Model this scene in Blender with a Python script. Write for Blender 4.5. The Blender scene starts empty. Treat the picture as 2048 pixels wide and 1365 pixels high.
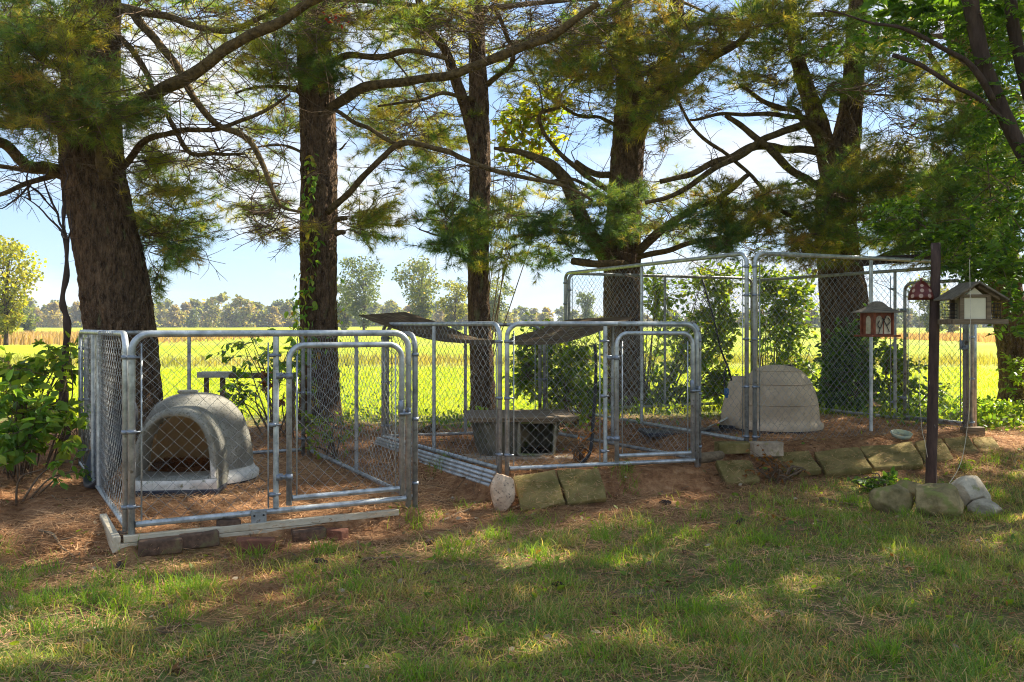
import bpy, bmesh, math, random
import numpy as np
from mathutils import Vector, Matrix, noise as mnoise
R = math.radians
random.seed(7); rng = np.random.default_rng(7)
scene = bpy.context.scene
col = scene.collection

# ------------------------------------------------------------------ camera, light, exposure
F, CX, HY, H = 1800.0, 1024.0, 655.0, 1.42      # focal length in px of the 2048 px wide photo, horizon row, eye height
cam_d = bpy.data.cameras.new('camera'); cam = bpy.data.objects.new('camera', cam_d); col.objects.link(cam)
cam_d.sensor_width = 36; cam_d.lens = 36 * F / 2048; cam_d.clip_start = .05; cam_d.clip_end = 6000
cam_d.shift_y = -(HY - 682.5) / 2048 * -1
cam.location = (0, 0, H); cam.rotation_euler = (R(90), 0, 0)
scene.camera = cam
SUN_EL, SUN_AZ = 40.0, 52.0                      # azimuth clockwise from +Y
SUN = Vector((math.sin(R(SUN_AZ)) * math.cos(R(SUN_EL)), math.cos(R(SUN_AZ)) * math.cos(R(SUN_EL)), math.sin(R(SUN_EL))))
w = bpy.data.worlds.new('World'); scene.world = w; w.use_nodes = True
nt = w.node_tree; nt.nodes.clear()
def N(nt, t, **k):
    n = nt.nodes.new(t)
    for a, b in k.items():
        if a.startswith('i_'): n.inputs[a[2:]].default_value = b
        else: setattr(n, a, b)
    return n
sky = N(nt, 'ShaderNodeTexSky', sky_type='NISHITA', sun_disc=False, sun_elevation=R(SUN_EL), sun_rotation=R(SUN_AZ))
sky.air_density = 1.0; sky.dust_density = .3; sky.ozone_density = 1.6
tc = N(nt, 'ShaderNodeTexCoord')
mp = N(nt, 'ShaderNodeMapping'); mp.inputs['Scale'].default_value = (1.6, 1.6, 5.5); mp.inputs['Location'].default_value = (.35, .2, .1)
nz = N(nt, 'ShaderNodeTexNoise'); nz.inputs['Scale'].default_value = 1.9; nz.inputs['Detail'].default_value = 9; nz.inputs['Roughness'].default_value = .58
cr = N(nt, 'ShaderNodeValToRGB'); cr.color_ramp.elements[0].position = .47; cr.color_ramp.elements[1].position = .63
mx = N(nt, 'ShaderNodeMixRGB'); mx.inputs['Color2'].default_value = (2.4, 2.5, 2.62, 1)
bg = N(nt, 'ShaderNodeBackground'); bg.inputs['Strength'].default_value = .13
wo = N(nt, 'ShaderNodeOutputWorld')
L = nt.links.new
L(tc.outputs['Generated'], mp.inputs['Vector']); L(mp.outputs[0], nz.inputs['Vector']); L(nz.outputs['Fac'], cr.inputs[0])
gm = N(nt, 'ShaderNodeGamma'); gm.inputs['Gamma'].default_value = .5      # evens the sky out: dimmer horizon, lifted zenith, more fill light in the shade
tn = N(nt, 'ShaderNodeMixRGB', blend_type='MULTIPLY'); tn.inputs['Fac'].default_value = 1; tn.inputs['Color2'].default_value = (.76, .93, 1.18, 1)
L(sky.outputs[0], gm.inputs['Color']); L(gm.outputs[0], tn.inputs['Color1'])
L(cr.outputs[0], mx.inputs['Fac']); L(tn.outputs[0], mx.inputs['Color1']); L(mx.outputs[0], bg.inputs['Color']); L(bg.outputs[0], wo.inputs[0])
sd = bpy.data.lights.new('sun', 'SUN'); sd.energy = 4.6; sd.angle = R(.53); sd.color = (1, .93, .80)
so = bpy.data.objects.new('sun', sd); col.objects.link(so); so.rotation_euler = SUN.to_track_quat('Z', 'Y').to_euler(); so.location = (20, 20, 30)
scene.view_settings.view_transform = 'Standard'; scene.view_settings.look = 'None'
scene.view_settings.gamma = 1; scene.view_settings.use_curve_mapping = False
scene.view_settings.exposure = 1.72
scene.render.engine = 'CYCLES'
scene.cycles.max_bounces = 10; scene.cycles.diffuse_bounces = 6; scene.cycles.transmission_bounces = 8; scene.cycles.transparent_max_bounces = 6
scene.cycles.use_denoising = True; scene.cycles.denoiser = 'OPENIMAGEDENOISE'; scene.cycles.denoising_prefilter = 'NONE'; scene.cycles.sample_clamp_indirect = 6; scene.cycles.use_adaptive_sampling = False; scene.cycles.filter_width = 1.1

# ------------------------------------------------------------------ helpers
def W(px, py, Y): return Vector(((px - CX) / F * Y, Y, H - (py - HY) / F * Y))
def tag(o, label=None, cat=None, group=None, kind=None):
    if label: o['label'] = label
    if cat: o['category'] = cat
    if group: o['group'] = group
    if kind: o['kind'] = kind
    return o
def empty(name, loc=(0, 0, 0), rz=0):
    o = bpy.data.objects.new(name, None); col.objects.link(o); o.location = loc; o.rotation_euler[2] = rz; o.empty_display_size = .1; return o
def link(name, me, mat=None, parent=None, smooth=False):
    if mat is not None:
        for m in (mat if isinstance(mat, (list, tuple)) else [mat]): me.materials.append(m)
    if smooth: me.polygons.foreach_set('use_smooth', [True] * len(me.polygons))
    o = bpy.data.objects.new(name, me); col.objects.link(o)
    if parent is not None: o.parent = parent
    return o
def local(parent, o):      # keep world placement of geometry written in world coordinates
    o.matrix_parent_inverse = Matrix.LocRotScale(parent.location, parent.rotation_euler, None).inverted(); return o
def np_mesh(name, V, Fq, cols=None):
    """V (n,3); Fq (m,k) constant polygon size"""
    V = np.asarray(V, dtype=np.float32); Fq = np.asarray(Fq, dtype=np.int32)
    me = bpy.data.meshes.new(name); m, k = Fq.shape
    me.vertices.add(len(V)); me.vertices.foreach_set('co', V.ravel())
    me.loops.add(m * k); me.loops.foreach_set('vertex_index', Fq.ravel())
    me.polygons.add(m); me.polygons.foreach_set('loop_start', np.arange(0, m * k, k, dtype=np.int32)); me.polygons.foreach_set('loop_total', np.full(m, k, dtype=np.int32))
    me.update(calc_edges=True)
    if cols is not None:
        a = me.color_attributes.new('col', 'FLOAT_COLOR', 'POINT')
        c = np.ones((len(V), 4), dtype=np.float32); c[:, :3] = cols; a.data.foreach_set('color', c.ravel())
    return me
def bm_mesh(name, bm):
    me = bpy.data.meshes.new(name); bm.normal_update(); bm.to_mesh(me); bm.free(); return me

class Tubes:
    """collects tapered tubes as quads (open ends closed by taper)"""
    def __init__(s): s.V = []; s.Q = []; s.n = 0
    def add(s, pts, rad, sides=6, cap=False):
        P = np.array([tuple(p) for p in pts], dtype=float); n = len(P)
        rad = np.broadcast_to(np.asarray(rad, dtype=float), (n,))
        T = np.gradient(P, axis=0); T /= np.maximum(np.linalg.norm(T, axis=1, keepdims=True), 1e-9)
        ref = np.array([0, 0, 1.0]) if abs(T[0][2]) < .9 else np.array([1.0, 0, 0])
        U = np.zeros_like(P); u = np.cross(T[0], ref); u /= np.linalg.norm(u)
        for i in range(n):
            u = u - T[i] * np.dot(u, T[i]); u /= max(np.linalg.norm(u), 1e-9); U[i] = u
        Vv = np.cross(T, U)
        a = np.linspace(0, 2 * np.pi, sides, endpoint=False)
        ring = P[:, None, :] + rad[:, None, None] * (np.cos(a)[None, :, None] * U[:, None, :] + np.sin(a)[None, :, None] * Vv[:, None, :])
        s.V.append(ring.reshape(-1, 3))
        i = np.arange(n - 1)[:, None]; j = np.arange(sides)[None, :]; k = (j + 1) % sides
        q = np.stack([i * sides + j, i * sides + k, (i + 1) * sides + k, (i + 1) * sides + j], -1).reshape(-1, 4) + s.n
        s.Q.append(q); s.n += n * sides
        if cap:
            for e in (0, n - 1):
                c = s.n; s.V.append(P[e:e + 1]); s.n += 1
                base = s.n - 1 - (n * sides) if e == 0 else s.n - 2 - (n * sides)
                st = base + e * sides
                qs = np.array([[c, st + (m + 1) % sides, st + m, c] if e == 0 else [c, st + m, st + (m + 1) % sides, c] for m in range(sides)])
                s.Q.append(qs)
        return s
    def mesh(s, name):
        V = np.concatenate(s.V); Q = np.concatenate(s.Q)
        tri = Q[:, 0] == Q[:, 3]
        if not tri.any(): return np_mesh(name, V, Q)
        me = bpy.data.meshes.new(name); me.from_pydata(V.tolist(), [], Q[~tri].tolist() + Q[tri][:, :3].tolist()); me.update(); return me
    def tris(s): return sum(len(q) for q in s.Q) * 2
def spline(pts, n=6):
    P = [Vector(p) for p in pts]; P = [P[0] * 2 - P[1]] + P + [P[-1] * 2 - P[-2]]; out = []
    for i in range(1, len(P) - 2):
        for k in range(n):
            t = k / n; a, b, c, d = P[i - 1], P[i], P[i + 1], P[i + 2]
            out.append(.5 * ((2 * b) + (c - a) * t + (2 * a - 5 * b + 4 * c - d) * t * t + (3 * b - a - 3 * c + d) * t ** 3))
    out.append(P[-2]); return out
def box_mesh(name, sx, sy, sz, bev=.004, seg=2, sub=0, rough=0, freq=8, seed=0):
    """box centred in x,y, standing on z=0"""
    bm = bmesh.new(); bmesh.ops.create_cube(bm, size=1)
    for v in bm.verts: v.co = Vector((v.co.x * sx, v.co.y * sy, (v.co.z + .5) * sz))
    if bev: bmesh.ops.bevel(bm, geom=bm.edges[:], offset=bev, segments=seg, affect='EDGES', profile=.5)
    if sub: bmesh.ops.subdivide_edges(bm, edges=[e for e in bm.edges if e.calc_length() > .03], cuts=sub, use_grid_fill=True)
    if rough:
        for v in bm.verts: v.co += mnoise.noise_vector(v.co * freq + Vector((seed, seed * 2, 0))) * rough + mnoise.noise_vector(v.co * freq * 3 + Vector((seed, 0, 9))) * rough * .4
    return bm_mesh(name, bm)
class BoxB:
    """joins several axis boxes into one mesh"""
    def __init__(s): s.bm = bmesh.new()
    def add(s, c, d, rot=None, bev=.003):
        b = bmesh.new(); bmesh.ops.create_cube(b, size=1)
        for v in b.verts: v.co = Vector((v.co.x * d[0], v.co.y * d[1], v.co.z * d[2]))
        if bev: bmesh.ops.bevel(b, geom=b.edges[:], offset=bev, segments=1, affect='EDGES')
        M = Matrix.Translation(c) @ (rot.to_4x4() if rot is not None else Matrix.Identity(4)); b.transform(M)
        me = bpy.data.meshes.new('t'); b.to_mesh(me); b.free(); s.bm.from_mesh(me); bpy.data.meshes.remove(me); return s
    def mesh(s, name): return bm_mesh(name, s.bm)
def sstep(a, b, x): t = np.clip((x - a) / (b - a), 0, 1); return t * t * (3 - 2 * t)
_perm = np.random.default_rng(3).random((256, 256))
def vnoise(x, y, f):
    x = np.asarray(x) * f; y = np.asarray(y) * f; xi = np.floor(x).astype(int); yi = np.floor(y).astype(int); u = x - xi; v = y - yi
    u = u * u * (3 - 2 * u); v = v * v * (3 - 2 * v); g = lambda a, b: _perm[a % 256, b % 256]
    return (g(xi, yi) * (1 - u) + g(xi + 1, yi) * u) * (1 - v) + (g(xi, yi + 1) * (1 - u) + g(xi + 1, yi + 1) * u) * v

# ------------------------------------------------------------------ materials
def mat(name, base=(.5, .5, .5), rough=.7, metal=0, scale=8, var=.25, var2=None, bump=.3, bscale=None, stretch=(1, 1, 1), detail=6, coat=0, voro=None, speck=None, spec=.35, bdist=.01):
    """two noise layers between shades of the base, plus bump; speck = (colour, scale, threshold)"""
    m = bpy.data.materials.new(name); m.use_nodes = True; nt = m.node_tree; L = nt.links.new
    p = nt.nodes['Principled BSDF']; p.inputs['Roughness'].default_value = rough; p.inputs['Metallic'].default_value = metal
    p.inputs['Specular IOR Level'].default_value = spec; p.inputs['Coat Weight'].default_value = coat
    tc = N(nt, 'ShaderNodeTexCoord'); mp = N(nt, 'ShaderNodeMapping'); mp.inputs['Scale'].default_value = stretch
    L(tc.outputs['Object'], mp.inputs['Vector'])
    n1 = N(nt, 'ShaderNodeTexNoise'); n1.inputs['Scale'].default_value = scale; n1.inputs['Detail'].default_value = detail; n1.inputs['Roughness'].default_value = .65
    L(mp.outputs[0], n1.inputs['Vector'])
    r = N(nt, 'ShaderNodeValToRGB'); b = Vector(base); lo = b * (1 - var); hi = Vector(var2) if var2 else b * (1 + var)
    r.color_ramp.elements[0].position = .32; r.color_ramp.elements[1].position = .68
    r.color_ramp.elements[0].color = (*lo, 1); r.color_ramp.elements[1].color = (*hi, 1)
    L(n1.outputs['Fac'], r.inputs[0]); c = r.outputs[0]
    if speck:
        n3 = N(nt, 'ShaderNodeTexNoise'); n3.inputs['Scale'].default_value = speck[1]; n3.inputs['Detail'].default_value = 4; L(mp.outputs[0], n3.inputs['Vector'])
        r3 = N(nt, 'ShaderNodeValToRGB'); r3.color_ramp.elements[0].position = speck[2]; r3.color_ramp.elements[1].position = speck[2] + .08
        L(n3.outputs['Fac'], r3.inputs[0]); mm = N(nt, 'ShaderNodeMixRGB'); mm.inputs['Color2'].default_value = (*speck[0], 1)
        L(r3.outputs[0], mm.inputs['Fac']); L(c, mm.inputs['Color1']); c = mm.outputs[0]
    L(c, p.inputs['Base Color'])
    if bump:
        n2 = N(nt, 'ShaderNodeTexNoise'); n2.inputs['Scale'].default_value = bscale or scale * 3; n2.inputs['Detail'].default_value = 8; L(mp.outputs[0], n2.inputs['Vector'])
        bp = N(nt, 'ShaderNodeBump'); bp.inputs['Strength'].default_value = bump; bp.inputs['Distance'].default_value = bdist
        h = n2.outputs['Fac']
        if voro:
            v = N(nt, 'ShaderNodeTexVoronoi'); v.feature = 'DISTANCE_TO_EDGE'; v.inputs['Scale'].default_value = voro; L(mp.outputs[0], v.inputs['Vector'])
            a = N(nt, 'ShaderNodeMath', operation='MULTIPLY_ADD'); a.inputs[1].default_value = 1.5; L(v.outputs['Distance'], a.inputs[0]); L(h, a.inputs[2]); h = a.outputs[0]
        L(h, bp.inputs['Height']); L(bp.outputs[0], p.inputs['Normal'])
    return m
def foliage_mat(name, trans=.4, rough=.55, use_random=None, spec=.3):
    m = bpy.data.materials.new(name); m.use_nodes = True; nt = m.node_tree; L = nt.links.new
    p = nt.nodes['Principled BSDF']; out = nt.nodes['Material Output']; p.inputs['Roughness'].default_value = rough; p.inputs['Specular IOR Level'].default_value = spec
    if use_random:
        oi = N(nt, 'ShaderNodeObjectInfo'); r = N(nt, 'ShaderNodeValToRGB'); el = r.color_ramp.elements
        for i, c in enumerate(use_random):
            if i >= 2: el.new(.5)
        for i, c in enumerate(use_random): el[i].position = i / (len(use_random) - 1); el[i].color = (*c, 1)
        L(oi.outputs['Random'], r.inputs[0]); c = r.outputs[0]
    else:
        a = N(nt, 'ShaderNodeVertexColor'); a.layer_name = 'col'; c = a.outputs['Color']
    tr = N(nt, 'ShaderNodeBsdfTranslucent'); mx = N(nt, 'ShaderNodeMixShader'); mx.inputs[0].default_value = trans
    g = N(nt, 'ShaderNodeMixRGB', blend_type='MULTIPLY'); g.inputs['Fac'].default_value = 1; g.inputs['Color2'].default_value = (1.9, 1.75, .7, 1)
    L(c, p.inputs['Base Color']); L(c, g.inputs['Color1']); L(g.outputs[0], tr.inputs['Color']); L(p.outputs[0], mx.inputs[1]); L(tr.outputs[0], mx.inputs[2]); L(mx.outputs[0], out.inputs['Surface'])
    return m
M = {}
_mat = mat
def mat(name, base=(.5, .5, .5), rough=.7, metal=0, **k):
    if metal < .25:
        f = (1.45, 1.22, .95) if max(base) < .45 else (1.12, 1.05, .93); w_ = lambda c: tuple(min(.85, a * b) for a, b in zip(c, f)); base = w_(base)
        if k.get('var2'): k['var2'] = w_(k['var2'])
        if k.get('speck'): k['speck'] = (w_(k['speck'][0]),) + tuple(k['speck'][1:])
    return _mat(name, base, rough, metal, **k)
M['bark'] = mat('pine_bark', (.055, .038, .026), .95, scale=11, var=.5, var2=(.17, .125, .088), bump=1, bscale=34, stretch=(2.0, 2.0, .75), voro=20, bdist=.04, speck=((.13, .14, .08), 4, .64), spec=.15)
M['limb'] = mat('limb_bark', (.055, .042, .024), .95, scale=16, var=.5, var2=(.13, .105, .055), bump=1, bscale=40, bdist=.02, spec=.15)
M['twig'] = mat('twig_bark', (.085, .065, .05), .9, scale=6, var=.4, var2=(.16, .13, .10), bump=0, spec=.1)
M['darkbark'] = mat('dark_bark', (.045, .035, .035), .9, scale=9, var=.4, bump=1, bscale=24, stretch=(1.5, 1.5, .4), bdist=.02, spec=.15)
M['needle'] = foliage_mat('pine_needles', .5, .5)
M['leaf'] = foliage_mat('broad_leaves', .5, .45)
M['leafobj'] = foliage_mat('shrub_leaves', .5, .4, use_random=[(.07, .17, .02), (.14, .26, .03), (.10, .21, .025), (.22, .31, .04)])
M['vineleaf'] = foliage_mat('vine_leaves', .5, .45, use_random=[(.08, .20, .025), (.18, .32, .04), (.28, .36, .05), (.30, .16, .04)])
M['grass'] = foliage_mat('grass_blades', .4, .6)
M['straw'] = foliage_mat('fallen_needles', .1, .8, spec=.1)
M['galv'] = mat('galvanised_steel', (.40, .42, .42), .42, .6, scale=14, var=.35, var2=(.62, .64, .63), bump=.12, bscale=60, bdist=.002, speck=((.25, .24, .20), 25, .63))
M['galv_old'] = mat('weathered_galvanised_steel', (.29, .295, .285), .5, .5, scale=12, var=.35, var2=(.45, .46, .44), bump=.12, bscale=60, bdist=.002, speck=((.16, .13, .10), 18, .58))
M['wire'] = mat('galvanised_wire', (.30, .31, .31), .5, .6, scale=5, var=.4, var2=(.42, .43, .42), bump=0)
M['clamp'] = mat('clamp_steel', (.26, .28, .31), .5, .7, scale=30, var=.3, bump=.1)
M['shell'] = _mat('speckled_grey_plastic', (.25, .235, .185), .8, scale=5, var=.4, var2=(.40, .38, .31), bump=.3, bscale=120, bdist=.004, speck=((.10, .10, .07), 75, .55))
M['shellwhite'] = mat('dirty_white_plastic', (.52, .51, .48), .6, scale=9, var=.25, var2=(.72, .71, .69), bump=.1, bscale=60, bdist=.002, speck=((.26, .27, .18), 22, .60))
M['shellin'] = mat('tan_plastic_inside', (.42, .32, .19), .7, scale=5, var=.3, var2=(.58, .45, .28), bump=.1)
M['beige'] = mat('beige_plastic', (.33, .29, .235), .65, scale=3, var=.25, var2=(.42, .375, .315), bump=.15, bscale=80, bdist=.003, speck=((.25, .23, .18), 30, .60))
M['navy'] = mat('navy_plastic', (.012, .018, .04), .5, scale=10, var=.3, var2=(.05, .055, .07), bump=.1)
M['black'] = mat('black_rubber', (.015, .015, .017), .6, scale=10, var=.3, bump=.1)
M['blue'] = mat('blue_plastic', (.02, .09, .26), .4, scale=10, var=.2, bump=.05)
M['ply'] = mat('weathered_plywood', (.085, .062, .04), .85, scale=4, var=.5, var2=(.18, .14, .09), bump=.5, bscale=16, stretch=(1, 7, 7), bdist=.006, speck=((.20, .19, .12), 3, .56))
M['wood'] = mat('grey_weathered_wood', (.10, .08, .055), .85, scale=5, var=.4, var2=(.18, .15, .11), bump=.4, bscale=20, stretch=(1, 8, 8), bdist=.004)
M['woodpale'] = mat('pale_board', (.45, .44, .40), .8, scale=6, var=.3, var2=(.6, .6, .56), bump=.3, bscale=20, stretch=(1, 6, 6), bdist=.003)
M['vinyl'] = mat('cream_painted_lumber', (.47, .42, .32), .6, scale=6, var=.2, var2=(.60, .55, .45), bump=.15, bscale=30, stretch=(1, 4, 4), bdist=.002, speck=((.34, .27, .17), 14, .62))
M['roofing'] = mat('dark_feeder_roof', (.085, .08, .07), .8, scale=7, var=.4, var2=(.15, .14, .12), bump=.3, stretch=(1, 5, 5), bdist=.003)
M['redwood'] = mat('reddish_metal', (.12, .034, .018), .55, .2, scale=20, var=.4, var2=(.18, .06, .03), bump=.15)
M['brick'] = mat('red_brown_paver', (.065, .045, .036), .9, scale=18, var=.35, var2=(.12, .085, .068), bump=.6, bscale=60, bdist=.006, speck=((.10, .10, .055), 9, .58))
M['brickred'] = mat('red_paver', (.115, .05, .035), .9, scale=18, var=.35, var2=(.18, .085, .06), bump=.6, bscale=60, bdist=.006)
M['slab'] = mat('mossy_concrete', (.12, .125, .04), .95, scale=4, var=.5, var2=(.22, .19, .09), bump=.6, bscale=70, bdist=.005, speck=((.20, .17, .10), 45, .58), spec=.1)
M['concrete'] = mat('pale_concrete', (.24, .21, .18), .9, scale=10, var=.35, var2=(.38, .34, .29), bump=.6, bscale=60, bdist=.006, speck=((.20, .19, .12), 16, .58))
M['granite'] = mat('pink_granite', (.42, .33, .27), .85, scale=12, var=.3, var2=(.60, .50, .42), bump=.8, bscale=40, bdist=.012, speck=((.12, .10, .09), 55, .60))
M['rock'] = mat('lichen_rock', (.15, .14, .065), .9, scale=6, var=.4, var2=(.30, .26, .15), bump=.8, bscale=35, bdist=.012, speck=((.15, .17, .06), 8, .52))
M['rockgrey'] = mat('grey_rock', (.26, .26, .23), .9, scale=7, var=.4, var2=(.42, .42, .38), bump=.8, bscale=35, bdist=.012, speck=((.15, .17, .08), 9, .58))
M['rust'] = mat('rusty_iron', (.06, .032, .025), .75, .3, scale=18, var=.5, var2=(.12, .07, .052), bump=.3, bscale=70, bdist=.003, stretch=(1, 1, .25), speck=((.42, .35, .30), 30, .70))
M['cord'] = mat('pale_cord', (.5, .46, .38), .8, scale=60, var=.2, bump=0)
M['suetwhite'] = mat('frosted_panel', (.60, .56, .42), .3, scale=4, var=.1, bump=.05)
M['seedglass'] = mat('cloudy_panel', (.26, .25, .20), .25, scale=8, var=.4, var2=(.42, .40, .34), bump=.05)
def add_trans(m, f, tint):
    nt = m.node_tree; p = nt.nodes['Principled BSDF']; out = nt.nodes['Material Output']; t = N(nt, 'ShaderNodeBsdfTranslucent'); t.inputs['Color'].default_value = (*tint, 1); x = N(nt, 'ShaderNodeMixShader'); x.inputs[0].default_value = f
    nt.links.new(p.outputs[0], x.inputs[1]); nt.links.new(t.outputs[0], x.inputs[2]); nt.links.new(x.outputs[0], out.inputs['Surface'])
add_trans(M['shell'], .22, (.75, .66, .5)); add_trans(M['shellin'], .5, (.85, .68, .42))
# ------------------------------------------------------------------ ground
KA = [(-2.35, 5.56), (-.74, 6.43), (-3.92, 8.18), (-2.12, 9.05)]      # front-left, front-right, back-left, back-right of each kennel
KB = [(-.07, 7.32), (1.60, 7.80), (-1.36, 9.50), (.31, 9.98)]
KC = [(2.27, 8.60), (5.06, 9.90), (.70, 11.84), (3.49, 13.10)]
def pad(x, y, K, fall):
    p1 = np.array(K[0]); u = np.array(K[1]) - p1; v = np.array(K[2]) - p1; l1 = np.linalg.norm(u); l2 = np.linalg.norm(v)
    det = u[0] * v[1] - u[1] * v[0]; dx = x - p1[0]; dy = y - p1[1]
    a = (dx * v[1] - dy * v[0]) / det * l1; b = (-dx * u[1] + dy * u[0]) / det * l2
    d = np.maximum(np.maximum(-a, a - l1), np.maximum(-b, b - l2)); return 1 - sstep(0, fall, d), a, b
def gh(x, y):
    x = np.asarray(x, dtype=float); y = np.asarray(y, dtype=float)
    base = .19 * sstep(6.8, 10.5, y) - .05 * sstep(2, 6, x) * (1 - sstep(6.5, 8.5, y))
    z = base
    for K, h, f in ((KA, .135, .16), (KB, .225, .22), (KC, .285, .35)):
        p, a, b = pad(x, y, K, f); z = np.maximum(z, base + (h - base) * p)
    p, a, b = pad(x, y, [(-3.15, 5.75), (-2.25, 6.1), (-4.5, 8.2), (-3.8, 8.4)], .7)   # heap of straw left of the near kennel
    z = np.maximum(z, base + .12 * p * sstep(0, .3, np.abs(a) + .1))
    z = z + (vnoise(x, y, 1.1) - .5) * .045 * (1 - sstep(25, 40, y)) + (vnoise(x, y, 4.3) - .5) * .018 + (vnoise(x, y, 11) - .5) * .008
    z = z + 1.15 * sstep(60, 330, y) + .9 * sstep(90, 260, y) * np.exp(-((x + 25) / 45.0) ** 2) * .5
    return z
def G(px, py):
    lo = 2.0
    for Y in np.arange(2.5, 60, .02):
        p = W(px, py, Y)
        if p.z <= gh(p.x, p.y): return Vector((p.x, p.y, float(gh(p.x, p.y))))
    return W(px, py, 60)
XB = [-9, -2.9, -.97, -.08, 1.0, 2.55, 3.86, 5.1, 9]; YB = [4.6, 4.7, 5.2, 6.15, 6.75, 7.15, 8.1, 8.9, 9.4]
def grassness(x, y):
    d = np.interp(x, XB, YB) - y
    m = sstep(-1.1, .75, d + (vnoise(x, y, .9) - .5) * 1.6 + (vnoise(x, y, 3.1) - .5) * .9)
    back = sstep(10.6, 11.6, y + (vnoise(x, y, .8) - .5) * 1.4) * (1 - .0 * x)
    return np.maximum(m, back)
def axis(lo, hi, fine, coarse_lo, coarse_hi, ratio=1.18):
    a = list(np.arange(lo, hi + 1e-6, fine)); s = fine; v = hi
    while v < coarse_hi: s *= ratio; v += s; a.append(v)
    s = fine; v = lo; b = []
    while v > coarse_lo: s *= ratio; v -= s; b.append(v)
    return np.array(b[::-1] + a)
gx = axis(-5.5, 7.0, .06, -1500, 1500); gy = axis(3.0, 13.5, .06, -40, 2500)
ysplit = np.searchsorted(gy, 12.6)
def sheet(name, ys):
    X, Y = np.meshgrid(gx, ys, indexing='xy'); Z = gh(X, Y); V = np.stack([X, Y, Z], -1).reshape(-1, 3)
    ny, nx = X.shape; i = np.arange(ny - 1)[:, None] * nx; j = np.arange(nx - 1)[None, :]
    Q = np.stack([i + j, i + j + 1, i + nx + j + 1, i + nx + j], -1).reshape(-1, 4)
    g = grassness(V[:, 0], V[:, 1]); return np_mesh(name, V, Q, np.stack([g, g, g], -1))
def ground_mat():
    m = bpy.data.materials.new('yard_soil_and_litter'); m.use_nodes = True; nt = m.node_tree; L = nt.links.new
    p = nt.nodes['Principled BSDF']; p.inputs['Roughness'].default_value = .95; p.inputs['Specular IOR Level'].default_value = .1
    a = N(nt, 'ShaderNodeVertexColor'); a.layer_name = 'col'; tc = N(nt, 'ShaderNodeTexCoord')
    def nse(s, d=8): n = N(nt, 'ShaderNodeTexNoise'); n.inputs['Scale'].default_value = s; n.inputs['Detail'].default_value = d; n.inputs['Roughness'].default_value = .7; L(tc.outputs['Object'], n.inputs['Vector']); return n.outputs['Fac']
    def ramp(f, *st):
        r = N(nt, 'ShaderNodeValToRGB'); e = r.color_ramp.elements
        while len(e) < len(st): e.new(.5)
        for i, (q, c) in enumerate(st): e[i].position = q; e[i].color = (*c, 1)
        L(f, r.inputs[0]); return r.outputs[0]
    lit = ramp(nse(9, 12), (.3, (.09, .042, .02)), (.45, (.27, .13, .058)), (.6, (.44, .235, .11)), (.75, (.60, .38, .20)))
    gr = ramp(nse(7, 12), (.3, (.05, .045, .018)), (.42, (.17, .13, .055)), (.55, (.14, .17, .045)), (.75, (.36, .28, .12)))
    mx = N(nt, 'ShaderNodeMixRGB'); L(a.outputs['Color'], mx.inputs['Fac']); L(lit, mx.inputs['Color1']); L(gr, mx.inputs['Color2']); L(mx.outputs[0], p.inputs['Base Color'])
    b = N(nt, 'ShaderNodeBump'); b.inputs['Strength'].default_value = .8; b.inputs['Distance'].default_value = .03; L(nse(30), b.inputs['Height']); L(b.outputs[0], p.inputs['Normal'])
    return m
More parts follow.
